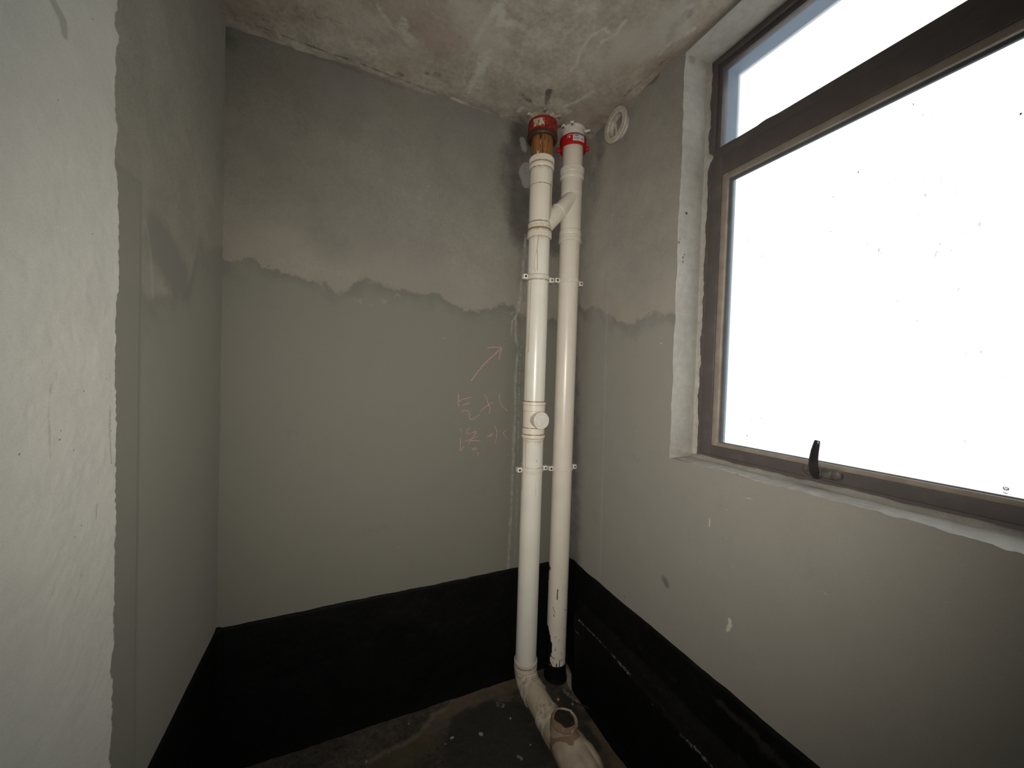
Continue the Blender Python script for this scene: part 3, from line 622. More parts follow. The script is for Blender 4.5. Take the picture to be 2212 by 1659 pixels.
# handle: dusty oval plate with a curved lever
hd = empty('handle', (0, 0, 0)); hd.parent = win
bm = bmesh.new()
segs = 40; y0, y1, zc_, hr = .553, .652, zz(-.2475), .0165
for lvl, (xo, k) in enumerate(((0, 1.0), (.006, 1.0), (.011, .82), (.013, .45))):
    vs = []
    for i in range(segs):
        th = 2 * PI * i / segs; cy = (y1 - hr if math.cos(th) > 0 else y0 + hr)
        vs.append(bm.verts.new((FX - .010 - xo, cy + hr * k * math.cos(th), zc_ + hr * k * math.sin(th))))
    if lvl:
        for i in range(segs): bm.faces.new((pv[i], pv[(i + 1) % segs], vs[(i + 1) % segs], vs[i]))
    pv = vs
bm.faces.new(pv)
bm_obj('handle_plate', bm, M_hbase, hd)
lev = [on(0, FX - o, x, y) for o, x, y in ((.012, 1764, 1028), (.024, 1759, 1019), (.032, 1757, 1006), (.038, 1757.5, 991), (.042, 1760, 975), (.044, 1763.5, 961), (.045, 1765.5, 952.5), (.045, 1765.7, 951.5))]
def flat(p, c, s, th): q = p.copy(); q[0] = c[0] + (p[0] - c[0]) * .6; return q
tube('lever', lev, [.0125, .0128, .0120, .0112, .0100, .0085, .0070, .0055], M_handle, hd, seg=20, warp=flat)
box('lever_stop', (FX - .026, .575, zz(-.262)), (FX - .016, .600, zz(-.238)), M_hbase, hd, .004)
# two dark marks on the glass near its right end
adopt(win)
for o in (sash, hd): pass

# ---------------------------------------------------------------- pipes
AX, AY, BX, BY = .8385, 1.600, 1.0300, 1.630
RP = .0515
def front(px, py, cx, cy, r=.052):
    q = cf + (px - 1106) / FPX * cr + (py - 829.5) / FPX * cd
    a = q[0] ** 2 + q[1] ** 2; b = -2 * (q[0] * cx + q[1] * cy); c = cx * cx + cy * cy - r * r
    dd = b * b - 4 * a * c; t = (-b - math.sqrt(max(dd, 0))) / (2 * a); p = q * t; p[2] += H; return p
LF = lambda pts, o=(0, 0), s=1.0: [front(o[0] + x * s, o[1] + y * s, AX, AY) for x, y in pts]
RF = lambda pts, o=(0, 0), s=1.0: [front(o[0] + x * s, o[1] + y * s, BX, BY) for x, y in pts]
rust_l = [(LF([(635, 230), (625, 300), (610, 430), (615, 560), (612, 680)], O2, S2), .0008, .0030, 1.1), (LF([(608, 430), (580, 540), (570, 650), (590, 700)], O2, S2), .0005, .0025, .9), (LF([(540, 770), (530, 950), (525, 1150), (515, 1330), (508, 1659)], O2, S2), .0008, .0032, .95),
          (LF([(655, 1230), (652, 1400), (648, 1495)], O2, S2), .0003, .0022, .8), (LF([(905, 0), (895, 300), (885, 690)], O3, S3), .0006, .003, .85), (LF([(1018, 200), (1008, 500), (1005, 690)], O3, S3), .0004, .0022, .7),
          (LF([(498, 260), (490, 700), (480, 1100), (470, 1600)], O2, S2), .002, .006, .85), (LF([(755, 260), (750, 600), (735, 900), (728, 1280)], O2, S2), .001, .005, .85),
          (LF([(850, 1120), (845, 1390), (838, 1600)], O3, S3), .002, .006, .85), (LF([(880, 1080), (876, 1380)], O3, S3), .001, .004, .8), (LF([(1156, 1040), (1154, 1180)]), .0, .0025, .5),
          (LF([(1161, 1285), (1160, 1310)]), .002, .005, .75), (LF([(770, 1180), (765, 1400), (755, 1640)], O1, S1), .003, .008, .95), (LF([(700, 1180), (700, 1230)], O1, S1), .0, .003, .7),
          (LF([(515, 1000), (512, 1600)], O1, S1), .001, .005, .8), (LF([(580, 900), (600, 1000)], O1, S1), .001, .006, .6)]
def rust_attr(P):
    ang = np.arctan2(P[:, 1] - AY, P[:, 0] - AX)
    v = strokes(P, rust_l)
    for z0 in (zz(.985), zz(.483), zz(.663), zz(-.435), zz(-.303)):          # runs that start below each ring
        d = z0 - P[:, 2]; v = np.maximum(v, (d > 0) * np.exp(-d / .03) * (.35 + .7 * fbm(ang, P[:, 2] * 0, 9, int(z0 * 10))))
    return v
def ring_attr(rings):
    def f(P):
        v = 0 * P[:, 2]
        for z0, w, k in rings: v = np.maximum(v, k * np.exp(-((P[:, 2] - z0) / w) ** 2))
        return v
    return f
zero = lambda P: P[:, 2] * 0
def print_l(P):
    return strokes(P, [(LF([(992, 1300), (995, 1320)], O3, S3), .002, .0015, 1.0), (LF([(988, 1350), (986, 1400)], O3, S3), .0008, .001, .75), (LF([(990, 1440), (985, 1550), (982, 1659)], O3, S3), .0008, .0012, .78), (LF([(710, 1070), (708, 1200), (706, 1310), (704, 1380), (700, 1460)], O4, S4), .0008, .0014, .72)])
pipeL = empty('drain_pipe', (AX, AY, 0))
tag(pipeL, 'left white drain pipe with rusty top, round cleanout cap and elbow at the floor', 'pipe')
la = {'rust': rust_attr, 'ring': ring_attr([(zz(.484), .004, .9), (zz(.462), .004, .8), (zz(-.433), .003, .8), (zz(-.461), .003, .6), (zz(-.117), .004, .8), (zz(.663), .004, .7), (zz(-.303), .003, .7)]), 'print': print_l}
tag(lathe('rusty_pipe', AX, AY, [(RP, ZC + .01), (RP, zz(1.02))], M_rust, pipeL, dz=.02), 'rust-streaked brown top length of pipe')
def fitting(name, prof, m, parent, cx, cy, ribs, rings):
    return lathe(name, cx, cy, prof, m, parent, seg=144, dz=.004, ribs=ribs, attrs={'rust': rust_attr if cx == AX else zero, 'ring': ring_attr(rings)})
wy = fitting('branch_fitting', [(RP + .001, zz(1.0405)), (.0595, zz(1.040)), (.0605, zz(1.037)), (.0605, zz(1.014)), (.0585, zz(1.012)), (.0585, zz(1.008)), (.0605, zz(1.006)), (.0605, zz(.996)), (.0590, zz(.990)), (.0552, zz(.986)), (.0550, zz(.909)), (.0540, zz(.908)), (.0536, zz(.735)),
    (.0570, zz(.731)), (.0575, zz(.728)), (.0575, zz(.704)), (.0555, zz(.703)), (.0555, zz(.699)), (.0580, zz(.697)), (.0590, zz(.690)), (.0590, zz(.680)), (.0575, zz(.679)), (.0590, zz(.677)), (.0590, zz(.668)), (RP + .001, zz(.664))],
    M_pvcF, pipeL, AX, AY, (zz(1.016), zz(1.036), .0024), [(zz(1.01), .004, 1.0), (zz(.986), .004, .8), (zz(1.03), .010, .35), (zz(.733), .004, 1.0), (zz(.701), .005, 1.1), (zz(.69), .012, .5), (zz(.908), .002, .8), (zz(.716), .012, .45)])
lathe('pipe_length', AX, AY, [(RP, zz(.70)), (RP, zz(-.14))], M_pvcL, pipeL, seg=160, dz=.003, attrs=la)
tee = fitting('cleanout_tee', [(RP + .001, zz(-.1165)), (.0560, zz(-.117)), (.0568, zz(-.119)), (.0568, zz(-.132)), (.0548, zz(-.134)), (.0545, zz(-.163)), (.0532, zz(-.164)), (.0532, zz(-.243)), (.0545, zz(-.244)), (.0548, zz(-.273)), (.0575, zz(-.275)), (.0578, zz(-.277)), (.0578, zz(-.291)), (.0540, zz(-.294)), (RP + .001, zz(-.3035))],
    M_pvcF, pipeL, AX, AY, None, [(zz(-.117), .003, 1.0), (zz(-.134), .003, .6), (zz(-.163), .002, .6), (zz(-.243), .003, .9), (zz(-.275), .003, 1.0), (zz(-.295), .003, .7)])
# cleanout branch pointing out of the corner (-Y), with its screw cap
zc_ = zz(-.203)
def ylathe(name, cx, cz, prof, m, parent, seg=48, cap=True, attrs=None):
    V = []; F = []
    for r, y in prof:
        for k in range(seg):
            th = 2 * PI * k / seg; V.append((cx + r * math.cos(th), y, cz + r * math.sin(th)))
    for i in range(len(prof) - 1):
        for k in range(seg):
            k2 = (k + 1) % seg; F.append((i * seg + k, i * seg + k2, (i + 1) * seg + k2, (i + 1) * seg + k))
    if cap: F.append(tuple(range((len(prof) - 1) * seg, len(prof) * seg)))
    o = pyd(name, V, F, m, parent, True, 40)
    if attrs:
        for a in attrs:
            at = o.data.attributes.new(a, 'FLOAT', 'POINT'); at.data.foreach_set('value', np.zeros(len(V), np.float32))
    return o
ylathe('branch_socket', AX, zc_, [(.0385, AY - .03), (.0385, AY - .068), (.036, AY - .069)], M_pvcF, tee)
cap = ylathe('cleanout_cap', AX, zc_, [(.0375, AY - .066), (.0405, AY - .067), (.0410, AY - .070), (.0410, AY - .080), (.0395, AY - .082), (.0315, AY - .0825), (.0310, AY - .0795), (.0295, AY - .0795), (.0285, AY - .0820), (.010, AY - .0835), (.001, AY - .0836)], M_ppl, tee)
tag(cap, 'round white screw cap of the cleanout')
lathe('pipe_length', AX, AY, [(RP, zz(-.27)), (RP, zz(-1.41))], M_pvcL, pipeL, seg=160, dz=.004, attrs=la)
# elbow at the floor
ez = zz(-1.487); er = .060
ecoll = [(RP + .001, zz(-1.3855)), (.0560, zz(-1.387)), (.0575, zz(-1.390)), (.0575, zz(-1.404)), (.0560, zz(-1.405)), (.0560, zz(-1.410)), (.0570, zz(-1.411)), (.0570, zz(-1.418)), (.0558, zz(-1.419)), (.0570, zz(-1.420)), (.0570, zz(-1.428)), (.0550, zz(-1.432))]
elb = empty('elbow_fitting', (0, 0, 0)); elb.parent = pipeL
gr = {'grime': lambda P: .35 + .5 * fbm(P[:, 0] + P[:, 2], P[:, 1], 14, 141) - .5 * np.clip((P[:, 2] - .13) * 8, 0, 1)}
lathe('elbow_socket', AX, AY, ecoll, M_pvcD2, elb, dz=.004, attrs={'grime': lambda P: .25 + .3 * fbm(P[:, 0], P[:, 2], 20, 5) + .6 * np.exp(-((P[:, 2] - zz(-1.405)) / .003) ** 2)})
path = [(AX, AY, zz(-1.415))] + [(AX, AY - er + er * math.cos(a), ez + er - er * math.sin(a)) for a in np.linspace(0, PI / 2, 12)] + [(AX, AY - er - .012, ez)]
tube('elbow_bend', path, .0553, M_pvcD2, elb, seg=56, caps=False, attrs=gr)
def hcoll(name, y0, y1, r, m, parent, grooves):
    prof = [(r - .004, y0), (r, y0 - .001)]
    for g in grooves: prof += [(r, g + .003), (r - .0015, g + .002), (r - .0015, g), (r, g - .001)]
    prof += [(r, y1 + .001), (r - .004, y1)]
    V = []; F = []; seg = 56
    for q, y in prof:
        for k in range(seg):
            th = 2 * PI * k / seg; V.append((AX + .0 + q * math.cos(th), y, ez + q * math.sin(th)))
    for i in range(len(prof) - 1):
        for k in range(seg):
            k2 = (k + 1) % seg; F.append((i * seg + k, i * seg + k2, (i + 1) * seg + k2, (i + 1) * seg + k))
    o = pyd(name, V, F, m, parent, True, 40); P = np.array(V)
    at = o.data.attributes.new('grime', 'FLOAT', 'POINT'); at.data.foreach_set('value', np.asarray(.4 + .5 * fbm(P[:, 0] + P[:, 2], P[:, 1], 20, 143), np.float32))
    return o
hcoll('elbow_collar', AY - er - .004, AY - er - .050, .0580, M_pvcD2, elb, [AY - er - .016, AY - er - .028])
hp = tube('floor_pipe', [(AX, y, ez + (AY - y) * .0) for y in np.linspace(1.52, 1.33, 90)], .0530, M_pvcD, pipeL, seg=120, caps=False, attrs={
    'grime': lambda P: np.maximum(.25 + .4 * fbm(P[:, 0], P[:, 1], 18, 145), strokes(P * [1, 1, 0], [([(.81, 1.40, 0), (.80, 1.36, 0)], .0, .0025, 1.0), ([(.83, 1.43, 0), (.80, 1.41, 0), (.79, 1.37, 0)], .0, .0025, 1.0), ([(.85, 1.37, 0), (.80, 1.35, 0)], .0, .0025, 1.0), ([(.86, 1.40, 0), (.825, 1.375, 0), (.80, 1.38, 0)], .0, .002, 1.0)]))})
hcoll('tee_collar', 1.385, 1.318, .0585, M_pvcD2, pipeL, [1.372, 1.36, 1.347, 1.335])
# tee in its wrapping, with an upward socket plugged with mud
wrap_path = [(AX + .0, 1.350, ez), (AX + .002, 1.325, ez - .001), (AX + .006, 1.27, ez - .002), (AX + .010, 1.215, ez + .004), (AX + .012, 1.16, ez - .004), (AX + .012, 1.11, ez - .006), (AX + .012, 1.06, ez - .010), (AX + .01, 1.02, ez - .02), (AX + .01, 1.005, ez - .03)]
wp = []; wr = []
for i in range(len(wrap_path) - 1):
    rr = [.0590, .0600, .0620, .0720, .074, .073, .064, .040, .012]
    for k in range(5):
        t = k / 5; wp.append(np.array(wrap_path[i]) * (1 - t) + np.array(wrap_path[i + 1]) * t); wr.append(rr[i] * (1 - t) + rr[i + 1] * t)
def crumple(p, c, s, th):
    d = (p - c); n = float(fbm(np.array(th * 2 / PI * 1.6), np.array(s * 3.0), 1.4, 151, 3)) - .5; fold = math.exp(-((th - 2.0 - s * 1.2) / .10) ** 2) * .10 * (s > .35) + math.exp(-((th - 1.1 - s * .6) / .16) ** 2) * .06
    q = c + d * (1 + .16 * n - fold)
    q[2] = max(q[2], -.004)
    return q
wrap = tube('pipe_wrap', wp, wr, M_wrap, pipeL, seg=72, warp=crumple, sharp=60, attrs={
    'stain': lambda P: strokes(P * [1, 1, 0], [([(AX - .035, 1.250, 0), (AX - .01, 1.21, 0), (AX + .02, 1.205, 0)], .014, .02, 1.0), ([(AX - .005, 1.205, 0), (AX - .008, 1.185, 0)], .008, .012, 1.0)])})
tube('wrap_fold', [(AX + .020, 1.235, ez + .028), (AX + .036, 1.20, ez + .032), (AX + .044, 1.16, ez + .026), (AX + .046, 1.12, ez + .016), (AX + .044, 1.08, ez + .004), (AX + .040, 1.05, ez - .012)], [.012, .032, .041, .043, .036, .014], M_wrap, wrap, seg=40, warp=crumple, sharp=60, attrs={'stain': lambda P: strokes(P * [1, 1, 0], [([(AX + .055, 1.20, 0), (AX + .06, 1.17, 0)], .002, .004, .9)])})
tag(wrap, 'crumpled beige wrapping over the floor tee')
SXp, SYp = AX + .010, 1.262
sock = lathe('upright_socket', SXp, SYp, [(.0480, zz(-1.420)), (.0490, zz(-1.406)), (.0525, zz(-1.402)), (.0555, zz(-1.405)), (.0565, zz(-1.414)), (.0590, ez + .02)], M_wrap, wrap, seg=72, dz=.004,
             attrs={'stain': lambda P: .30 + .35 * fbm(P[:, 0], P[:, 1], 24, 9) + .3 * (P[:, 2] > zz(-1.41)) * (P[:, 0] < SXp)})
def plug(u, v):
    r = .0505 * v; x = SXp + r * np.cos(u); y = SYp + r * np.sin(u); return x, y, zz(-1.4085) + .003 * np.cos(v * 1.5) + (fbm(x, y, 60, 161) - .5) * .005
silt_plug = grid('silt_plug', np.arange(0, 2 * PI - .01, 2 * PI / 40), np.linspace(.02, 1, 10), plug, M_wrap, wrap, wrap=True, flip=True, attrs={'stain': lambda P, U, V: .5 + .3 * fbm(P[:, 0], P[:, 1], 30, 12)})
def mud(u, v):
    r = .044 * v * (.80 + .34 * fbm(np.cos(u) + 2, np.sin(u) + 2, 1.6, 163) - .22 * np.exp(-((np.mod(u - 3.7 + PI, 2 * PI) - PI) / .45) ** 2)); x = SXp + .004 + r * np.cos(u); y = SYp + .006 + r * np.sin(u)
    return x, y, zz(-1.4025) + .002 * np.cos(v * 1.5) - .010 * sstep(.9, 1.0, v) + (fbm(x, y, 90, 165) - .5) * .003
mp_ = grid('mud_plug', np.arange(0, 2 * PI - .01, 2 * PI / 60), np.linspace(.02, 1, 14), mud, M_mud, wrap, wrap=True, flip=True)
tag(mp_, 'dark dried mud filling the upward socket')

# right pipe
pipeR = empty('drain_pipe', (BX, BY, 0))
tag(pipeR, 'right white drain pipe nearest the corner, its foot coated black', 'pipe')
ZB, ZS4 = (1050, 1200), .2768
def blk_table():
    # height -> where the white starts, as a fraction of the half width seen from the room
    ys = [(90, -1.2), (110, -.86), (160, -.95), (240, -1.0), (330, -.98), (400, -1.06), (540, -1.1), (575, -1.0), (600, -.78), (640, -.62), (700, -.42), (760, -.40), (790, -.46), (830, -.60), (850, -.5), (880, -.2), (905, .3), (930, 1.3)]
    z = [front(1050 + 545 * ZS4, 1200 + y * ZS4, BX, BY)[2] for y, _ in ys]; return np.array(z)[::-1], np.array([f for _, f in ys])[::-1]
tz, tf = blk_table()
hr_ = np.array([BY, -BX]) / math.hypot(BX, BY)
def black_attr(P):
    lat = (P[:, 0] - BX) * hr_[0] + (P[:, 1] - BY) * hr_[1]; lat = lat / RP
    back = ((P[:, 0] - BX) * BX + (P[:, 1] - BY) * BY) > 0
    b = np.interp(P[:, 2], tz, tf); s = .5 + (b - lat) * 1.4 + .25 * (fbm(lat, P[:, 2], 22, 171) - .5)
    s = np.where(back & (P[:, 2] < zz(-.93)), 1.0, s); s = np.where(P[:, 2] > tz[-1], 0, s)
    rt = (lat > .93) & (P[:, 2] < zz(-1.05)); s = np.where(rt, np.maximum(s, .46), s)
    marks = [(RF([(560, 268), (556, 300), (556, 345)], ZB, ZS4), .0018, .0018, 1.0), (RF([(520, 570), (535, 575)], ZB, ZS4), .0005, .0014, .9), (RF([(525, 650), (540, 636), (552, 640)], ZB, ZS4), .0005, .0014, .9), (RF([(570, 655), (562, 680)], ZB, ZS4), .0008, .0014, 1.0),
             (RF([(540, 722), (537, 745)], ZB, ZS4), .0012, .0014, 1.0), (RF([(505, 785), (530, 805), (590, 820)], ZB, ZS4), .0010, .0015, 1.1), (RF([(572, 765), (585, 755), (592, 785), (588, 815)], ZB, ZS4), .0006, .0013, .9), (RF([(625, 420), (612, 425)], ZB, ZS4), .001, .0015, 1.0),
             (RF([(618, 430), (616, 480)], ZB, ZS4), .0006, .0015, .9), (RF([(615, 570), (612, 580)], ZB, ZS4), .001, .0015, 1.0), (RF([(550, 850), (548, 880)], ZB, ZS4), .002, .003, 1.0), (RF([(575, 820), (570, 900)], ZB, ZS4), .0015, .002, 1.0), (RF([(515, 830), (525, 850)], ZB, ZS4), .0008, .0015, 1.0), (RF([(530, 380), (530, 400)], ZB, ZS4), .0, .001, .5)]
    return np.maximum(s, strokes(P, marks) * .8)
def amber_attr(P): return strokes(P, [(RF([(522, 400), (528, 430), (538, 445)], ZB, ZS4), .001, .003, 1.0), (RF([(528, 460), (530, 475)], ZB, ZS4), .002, .003, 1.0), (RF([(500, 860), (510, 920), (500, 950)], ZB, ZS4), .006, .006, .95)])
def print_r(P): return strokes(P, [(RF([(1085, 320), (1085, 460), (1080, 640), (1075, 760)], O2, S2), .0008, .0012, .85), (RF([(1072, 880), (1066, 1020), (1063, 1180)], O2, S2), .0006, .0012, .82), (RF([(1275, 850), (1270, 990)], O3, S3), .004, .006, .45)])
ra = {'black': black_attr, 'amber': amber_attr, 'print': print_r}
za = {'black': zero, 'amber': zero, 'print': zero}
lathe('pipe_length', BX, BY, [(RP, ZC + .01), (RP, zz(1.03))], M_pvcR, pipeR, dz=.05, attrs=za)
lathe('branch_fitting', BX, BY, [(RP + .001, zz(1.0565)), (.0600, zz(1.056)), (.0615, zz(1.054)), (.0615, zz(1.030)), (.0590, zz(1.027)), (.0610, zz(1.025)), (.0610, zz(1.008)), (.0560, zz(1.004)), (.0545, zz(1.0)), (.0545, zz(.926)), (.0535, zz(.924)), (.0532, zz(.746)),
    (.0555, zz(.743)), (.0560, zz(.740)), (.0560, zz(.722)), (.0545, zz(.720)), (.0565, zz(.716)), (.0565, zz(.704)), (.0580, zz(.701)), (.0580, zz(.688)), (RP + .001, zz(.686))], M_pvcR, pipeR, seg=96, dz=.004, ribs=(zz(1.031), zz(1.0535), .0026), attrs=za)
lathe('pipe_length', BX, BY, [(RP, zz(.71)), (RP, .004)], M_pvcR, pipeR, dz=.0035, seg=128, attrs=ra)
tag(lathe('coated_foot', BX, BY, [(RP + .0006, .085), (RP + .002, .078), (RP + .003, .05), (RP + .005, .02), (RP + .010, .004), (RP + .016, -.002)], M_mem, pipeR, seg=48, dz=.01), 'black coated foot')
# inclined branch that joins the two stacks: belongs to the left stack's fitting
d0 = np.array([AX, AY - .012, zz(.700)]); d1 = np.array([BX - .006, BY - .018, zz(.912)])
ba = {'rust': lambda P: strokes(P, [([d0 + (d1 - d0) * .25, d0 + (d1 - d0) * .50], .02, .03, .55)]) + .25 * fbm(P[:, 0], P[:, 2], 20, 3), 'ring': zero}
tube('branch_arm', [d0 + (d1 - d0) * t for t in np.linspace(.1, .56, 14)], .0395, M_pvcF, wy, seg=48, caps=False, attrs=ba)
tube('branch_ring', [d0 + (d1 - d0) * t for t in (.535, .54, .56, .565)], [.0395, .0415, .0415, .037], M_pvcF, wy, seg=48, caps=False, attrs=ba)
tube('branch_spigot', [d0 + (d1 - d0) * t for t in np.linspace(.555, .97, 12)], .0362, M_pvcR, wy, seg=48, caps=False, attrs=za)

# ---------------------------------------------------------------- fire collars and ceiling flanges
def ceiling_flange(cx, cy, r, z0, m, label, angs):
    t = empty('ceiling_flange', (cx, cy, z0)); tag(t, label, 'flange'); ZC = globals()['ZC'] - (.020 if cx == AX else 0)
    lathe('ring', cx, cy, [(RP + .001, ZC + .004), (r + .003, ZC + .004), (r + .003, ZC - .008), (r, ZC - .010), (r, z0 + .004), (r - .002, z0), (RP + .0005, z0)], m, t, seg=72, ribs=(z0 + .003, ZC - .0095, .0012))
    for a in angs:
        bm = bmesh.new(); add_box(bm, (r - .006, -.009, ZC - .014), (r + .026, .009, ZC - .003), .003)
        R = Matrix.Translation((cx, cy, 0)) @ Matrix.Rotation(a, 4, 'Z'); bm.transform(R)
        tb = bm_obj('tab', bm, m, t)
        bm = bmesh.new(); bmesh.ops.create_cone(bm, cap_ends=True, segments=14, radius1=.005, radius2=.0062, depth=.006); bm.transform(R @ Matrix.Translation((r + .017, 0, ZC - .0165)))
        bm_obj('screw', bm, M_screw, tb)
    adopt(t); return t
fl1 = ceiling_flange(AX, AY, .0660, zz(1.212), M_ppldirty, 'dirty white flange at the ceiling above the rusted red collar', [math.radians(a) for a in (-172, -112, -52, 20, 75)])
fl2 = ceiling_flange(BX, BY, .0575, zz(1.205), M_ppl, 'clean white ribbed flange at the ceiling above the bright red collar', [math.radians(a) for a in (-165, -128, -35, 35)])
def collar(cx, cy, r, z1, z0, m, label, bright):
    t = empty('fire_collar', (cx, cy, z0)); tag(t, label, 'pipe collar')
    prof = [(RP + .001, z1 - .001), (r - .006, z1), (r - .001, z1 - .004), (r, z1 - .010)]
    if bright: prof += [(r, z0 + .006), (r - .001, z0), (r - .003, z0), (r - .004, z0 + .012), (RP + .001, z0 + .014)]
    else: prof += [(r + .001, z0 + .012), (r + .004, z0 + .008), (r + .004, z0 - .004), (r, z0 - .010), (RP + .010, z0 - .012), (RP + .001, z0 - .006)]
    def stick(P):
        lat = ((P[:, 0] - cx) * hrL[0] + (P[:, 1] - cy) * hrL[1]) / r; fr = ((P[:, 0] - cx) * cx + (P[:, 1] - cy) * cy) < 0
        return fr * sstep(-.78, -.62, lat) * sstep(.22, .10, lat) * sstep(z0 + .012, z0 + .022, P[:, 2]) * sstep(z1 - .006, z1 - .018, P[:, 2])
    band = lathe('band', cx, cy, prof, m, t, seg=96, dz=.004, attrs=None if bright else {'sticker': stick, 'lip': lambda P: sstep(z0 + .02, z0 - .004, P[:, 2]) + .35 * ((P[:, 0] - cx) < -.04)})
    return t
hrL = np.array([AY, -AX]) / math.hypot(AX, AY)
c1 = collar(AX, AY, .0690, zz(1.214), zz(1.140), M_redrust, 'rusted red collar at the top of the left pipe with a peeling sticker', False); adopt(c1)
c2 = collar(BX, BY, .0675, zz(1.208), zz(1.150), M_red, 'bright red collar with a small white label near the top of the right pipe', True)
for a in (-1, 1):
    th = math.atan2(-BX, BY) if a > 0 else math.atan2(BX, -BY)
    bm = bmesh.new(); add_box(bm, (.060, -.006, zz(1.152)), (.081, .006, zz(1.171)), .002); bm.transform(Matrix.Translation((BX, BY, 0)) @ Matrix.Rotation(th, 4, 'Z'))
    bm_obj('clamp_lug', bm, M_red, c2)
def patch(name, cx, cy, r, lat0, lat1, z0, z1, m, parent, n=10):
    base = math.atan2(-cy, -cx)
    a0, a1 = base + math.asin(lat0), base + math.asin(lat1); V = []; F = []
    for i in range(n + 1):
        a = a0 + (a1 - a0) * i / n
        for z in (z0, z1): V.append((cx + r * math.cos(a), cy + r * math.sin(a), z))
    for i in range(n): F.append((2 * i, 2 * i + 2, 2 * i + 3, 2 * i + 1))
    return pyd(name, V, F, m, parent, True, 180)
M_lab = plain('white_paper_label', (.62, .60, .56), .6); M_blue = plain('blue_print', (.10, .20, .42), .6); M_ink = plain('black_ink', (.03, .03, .035), .6); M_pink = plain('pale_red_print', (.45, .20, .18), .6)
lab = patch('label', BX, BY, .0680, -.02, .78, zz(1.164), zz(1.199), M_lab, c2)
patch('label_stripe', BX, BY, .0683, -.02, .78, zz(1.193), zz(1.199), M_blue, lab)
bmv = []
for row, (zr, cols) in enumerate(((1.185, (.10, .17, .24, .31)), (1.173, (.06, .16, .26, .36, .58, .66)))):
    for c in cols: bmv.append((c, zr))
VV = []; FF = []
base = math.atan2(-BY, -BX)
for c, zr in bmv:
    a0, a1 = base + math.asin(c), base + math.asin(c + .05)
    k = len(VV)
    for a, z in ((a0, zr), (a1, zr), (a1, zr + .006), (a0, zr + .006)): VV.append((BX + .0684 * math.cos(a), BY + .0684 * math.sin(a), zz(z)))
    FF.append((k, k + 1, k + 2, k + 3))
pyd('label_print', VV, FF, M_ink, lab, False)
pat = patch('printed_emblem', BX, BY, .0681, -.42, -.08, zz(1.192), zz(1.197), M_pink, c2)
patch('printed_emblem', BX, BY, .0681, -.44, -.36, zz(1.180), zz(1.192), M_pink, c2); patch('printed_emblem', BX, BY, .0681, -.32, -.22, zz(1.180), zz(1.188), M_lab, c2)
adopt(c2)

# ---------------------------------------------------------------- wall clamps round the pipes
def clamp(cx, cy, z, label, dirty):
    t = empty('pipe_clamp', (cx, cy, z)); tag(t, label, 'pipe clamp', 'pipe clamps')
    m = M_ppl
    lathe('band', cx, cy, [(RP + .0005, z + .0095), (RP + .0035, z + .0090), (RP + .0040, z + .006), (RP + .0040, z - .006), (RP + .0035, z - .0090), (RP + .0005, z - .0095)], m, t, seg=64)
    for s in (-1, 1):
        bm = bmesh.new(); add_box(bm, (cx + s * (RP + .0185) - .0115, cy - .012, z - .0115), (cx + s * (RP + .0185) + .0115, cy + .014, z + .0115), .0015)
        e = bm_obj('ear', bm, m, t)
        bm = bmesh.new(); bmesh.ops.create_cone(bm, cap_ends=True, segments=18, radius1=.0052, radius2=.0052, depth=.002); bm.transform(Matrix.Translation((cx + s * (RP + .0190), cy - .0122, z)) @ Matrix.Rotation(PI / 2, 4, 'X'))
        bm_obj('screw_hole', bm, M_hole if s < 0 else M_screw, e)
        if s > 0:
            bm = bmesh.new(); bmesh.ops.create_cone(bm, cap_ends=True, segments=14, radius1=.0026, radius2=.0026, depth=.002); bm.transform(Matrix.Translation((cx + s * (RP + .0190), cy - .0136, z)) @ Matrix.Rotation(PI / 2, 4, 'X'))
            bm_obj('screw_hole', bm, M_hole, e)
    bm = bmesh.new(); add_box(bm, (cx - .008, cy + RP, z - .009), (cx + .008, D + .004, z + .009), .001)
    bm_obj('stand_off', bm, m, t); adopt(t)
clamp(AX, AY, zz(.475), 'white clamp on the left pipe at its upper fixing, rust lines above and below', True)
clamp(BX, BY, zz(.489), 'white clamp on the right pipe at its upper fixing, below the stepped coupling', False)
clamp(AX, AY, zz(-.447), 'white clamp on the left pipe below the round cleanout cap', True)
clamp(BX, BY, zz(-.461), 'white clamp on the right pipe at its lower fixing, about waist height', False)

# ---------------------------------------------------------------- round vent sleeve high on the right wall
vx, vy, vz = W - .030, 1.398, zz(1.168)
vent = empty('air_vent', (W, vy, vz)); tag(vent, 'round off-white air vent sleeve high on the right wall beside the pipes', 'vent')
def xlathe(name, prof, m, parent, seg=64, cap=False):
    V = []; F = []
    for r, x in prof:
        for k in range(seg):
            th = 2 * PI * k / seg; V.append((x, vy + r * math.cos(th), vz + r * math.sin(th)))
    for i in range(len(prof) - 1):
        for k in range(seg):
            k2 = (k + 1) % seg; F.append((i * seg + k, (i + 1) * seg + k, (i + 1) * seg + k2, i * seg + k2))
    if cap: F.append(tuple(range((len(prof) - 1) * seg, len(prof) * seg))[::-1])
    return pyd(name, V, F, m, parent, True, 40)
M_vent = surf('yellowed_plastic', (.46, .43, .36), var=((20, .15), (90, .15)), rough=.6, bump=(60, .2, .002))
xlathe('flange', [(.052, vx + .003), (.073, vx + .004), (.0755, vx), (.0755, vx - .005), (.073, vx - .008), (.052, vx - .009), (.049, vx - .006), (.049, vx + .003)], M_vent, vent)
xlathe('sleeve', [(.0525, W + .004), (.0525, vx), (.049, vx), (.049, W + .0035)], M_vent, vent)
xlathe('inner_cap', [(.0485, W - .0065), (.030, W - .0085), (.001, W - .009)], plain('grey_pink_cap', (.26, .22, .21), .6, .3, .3, 25), vent)
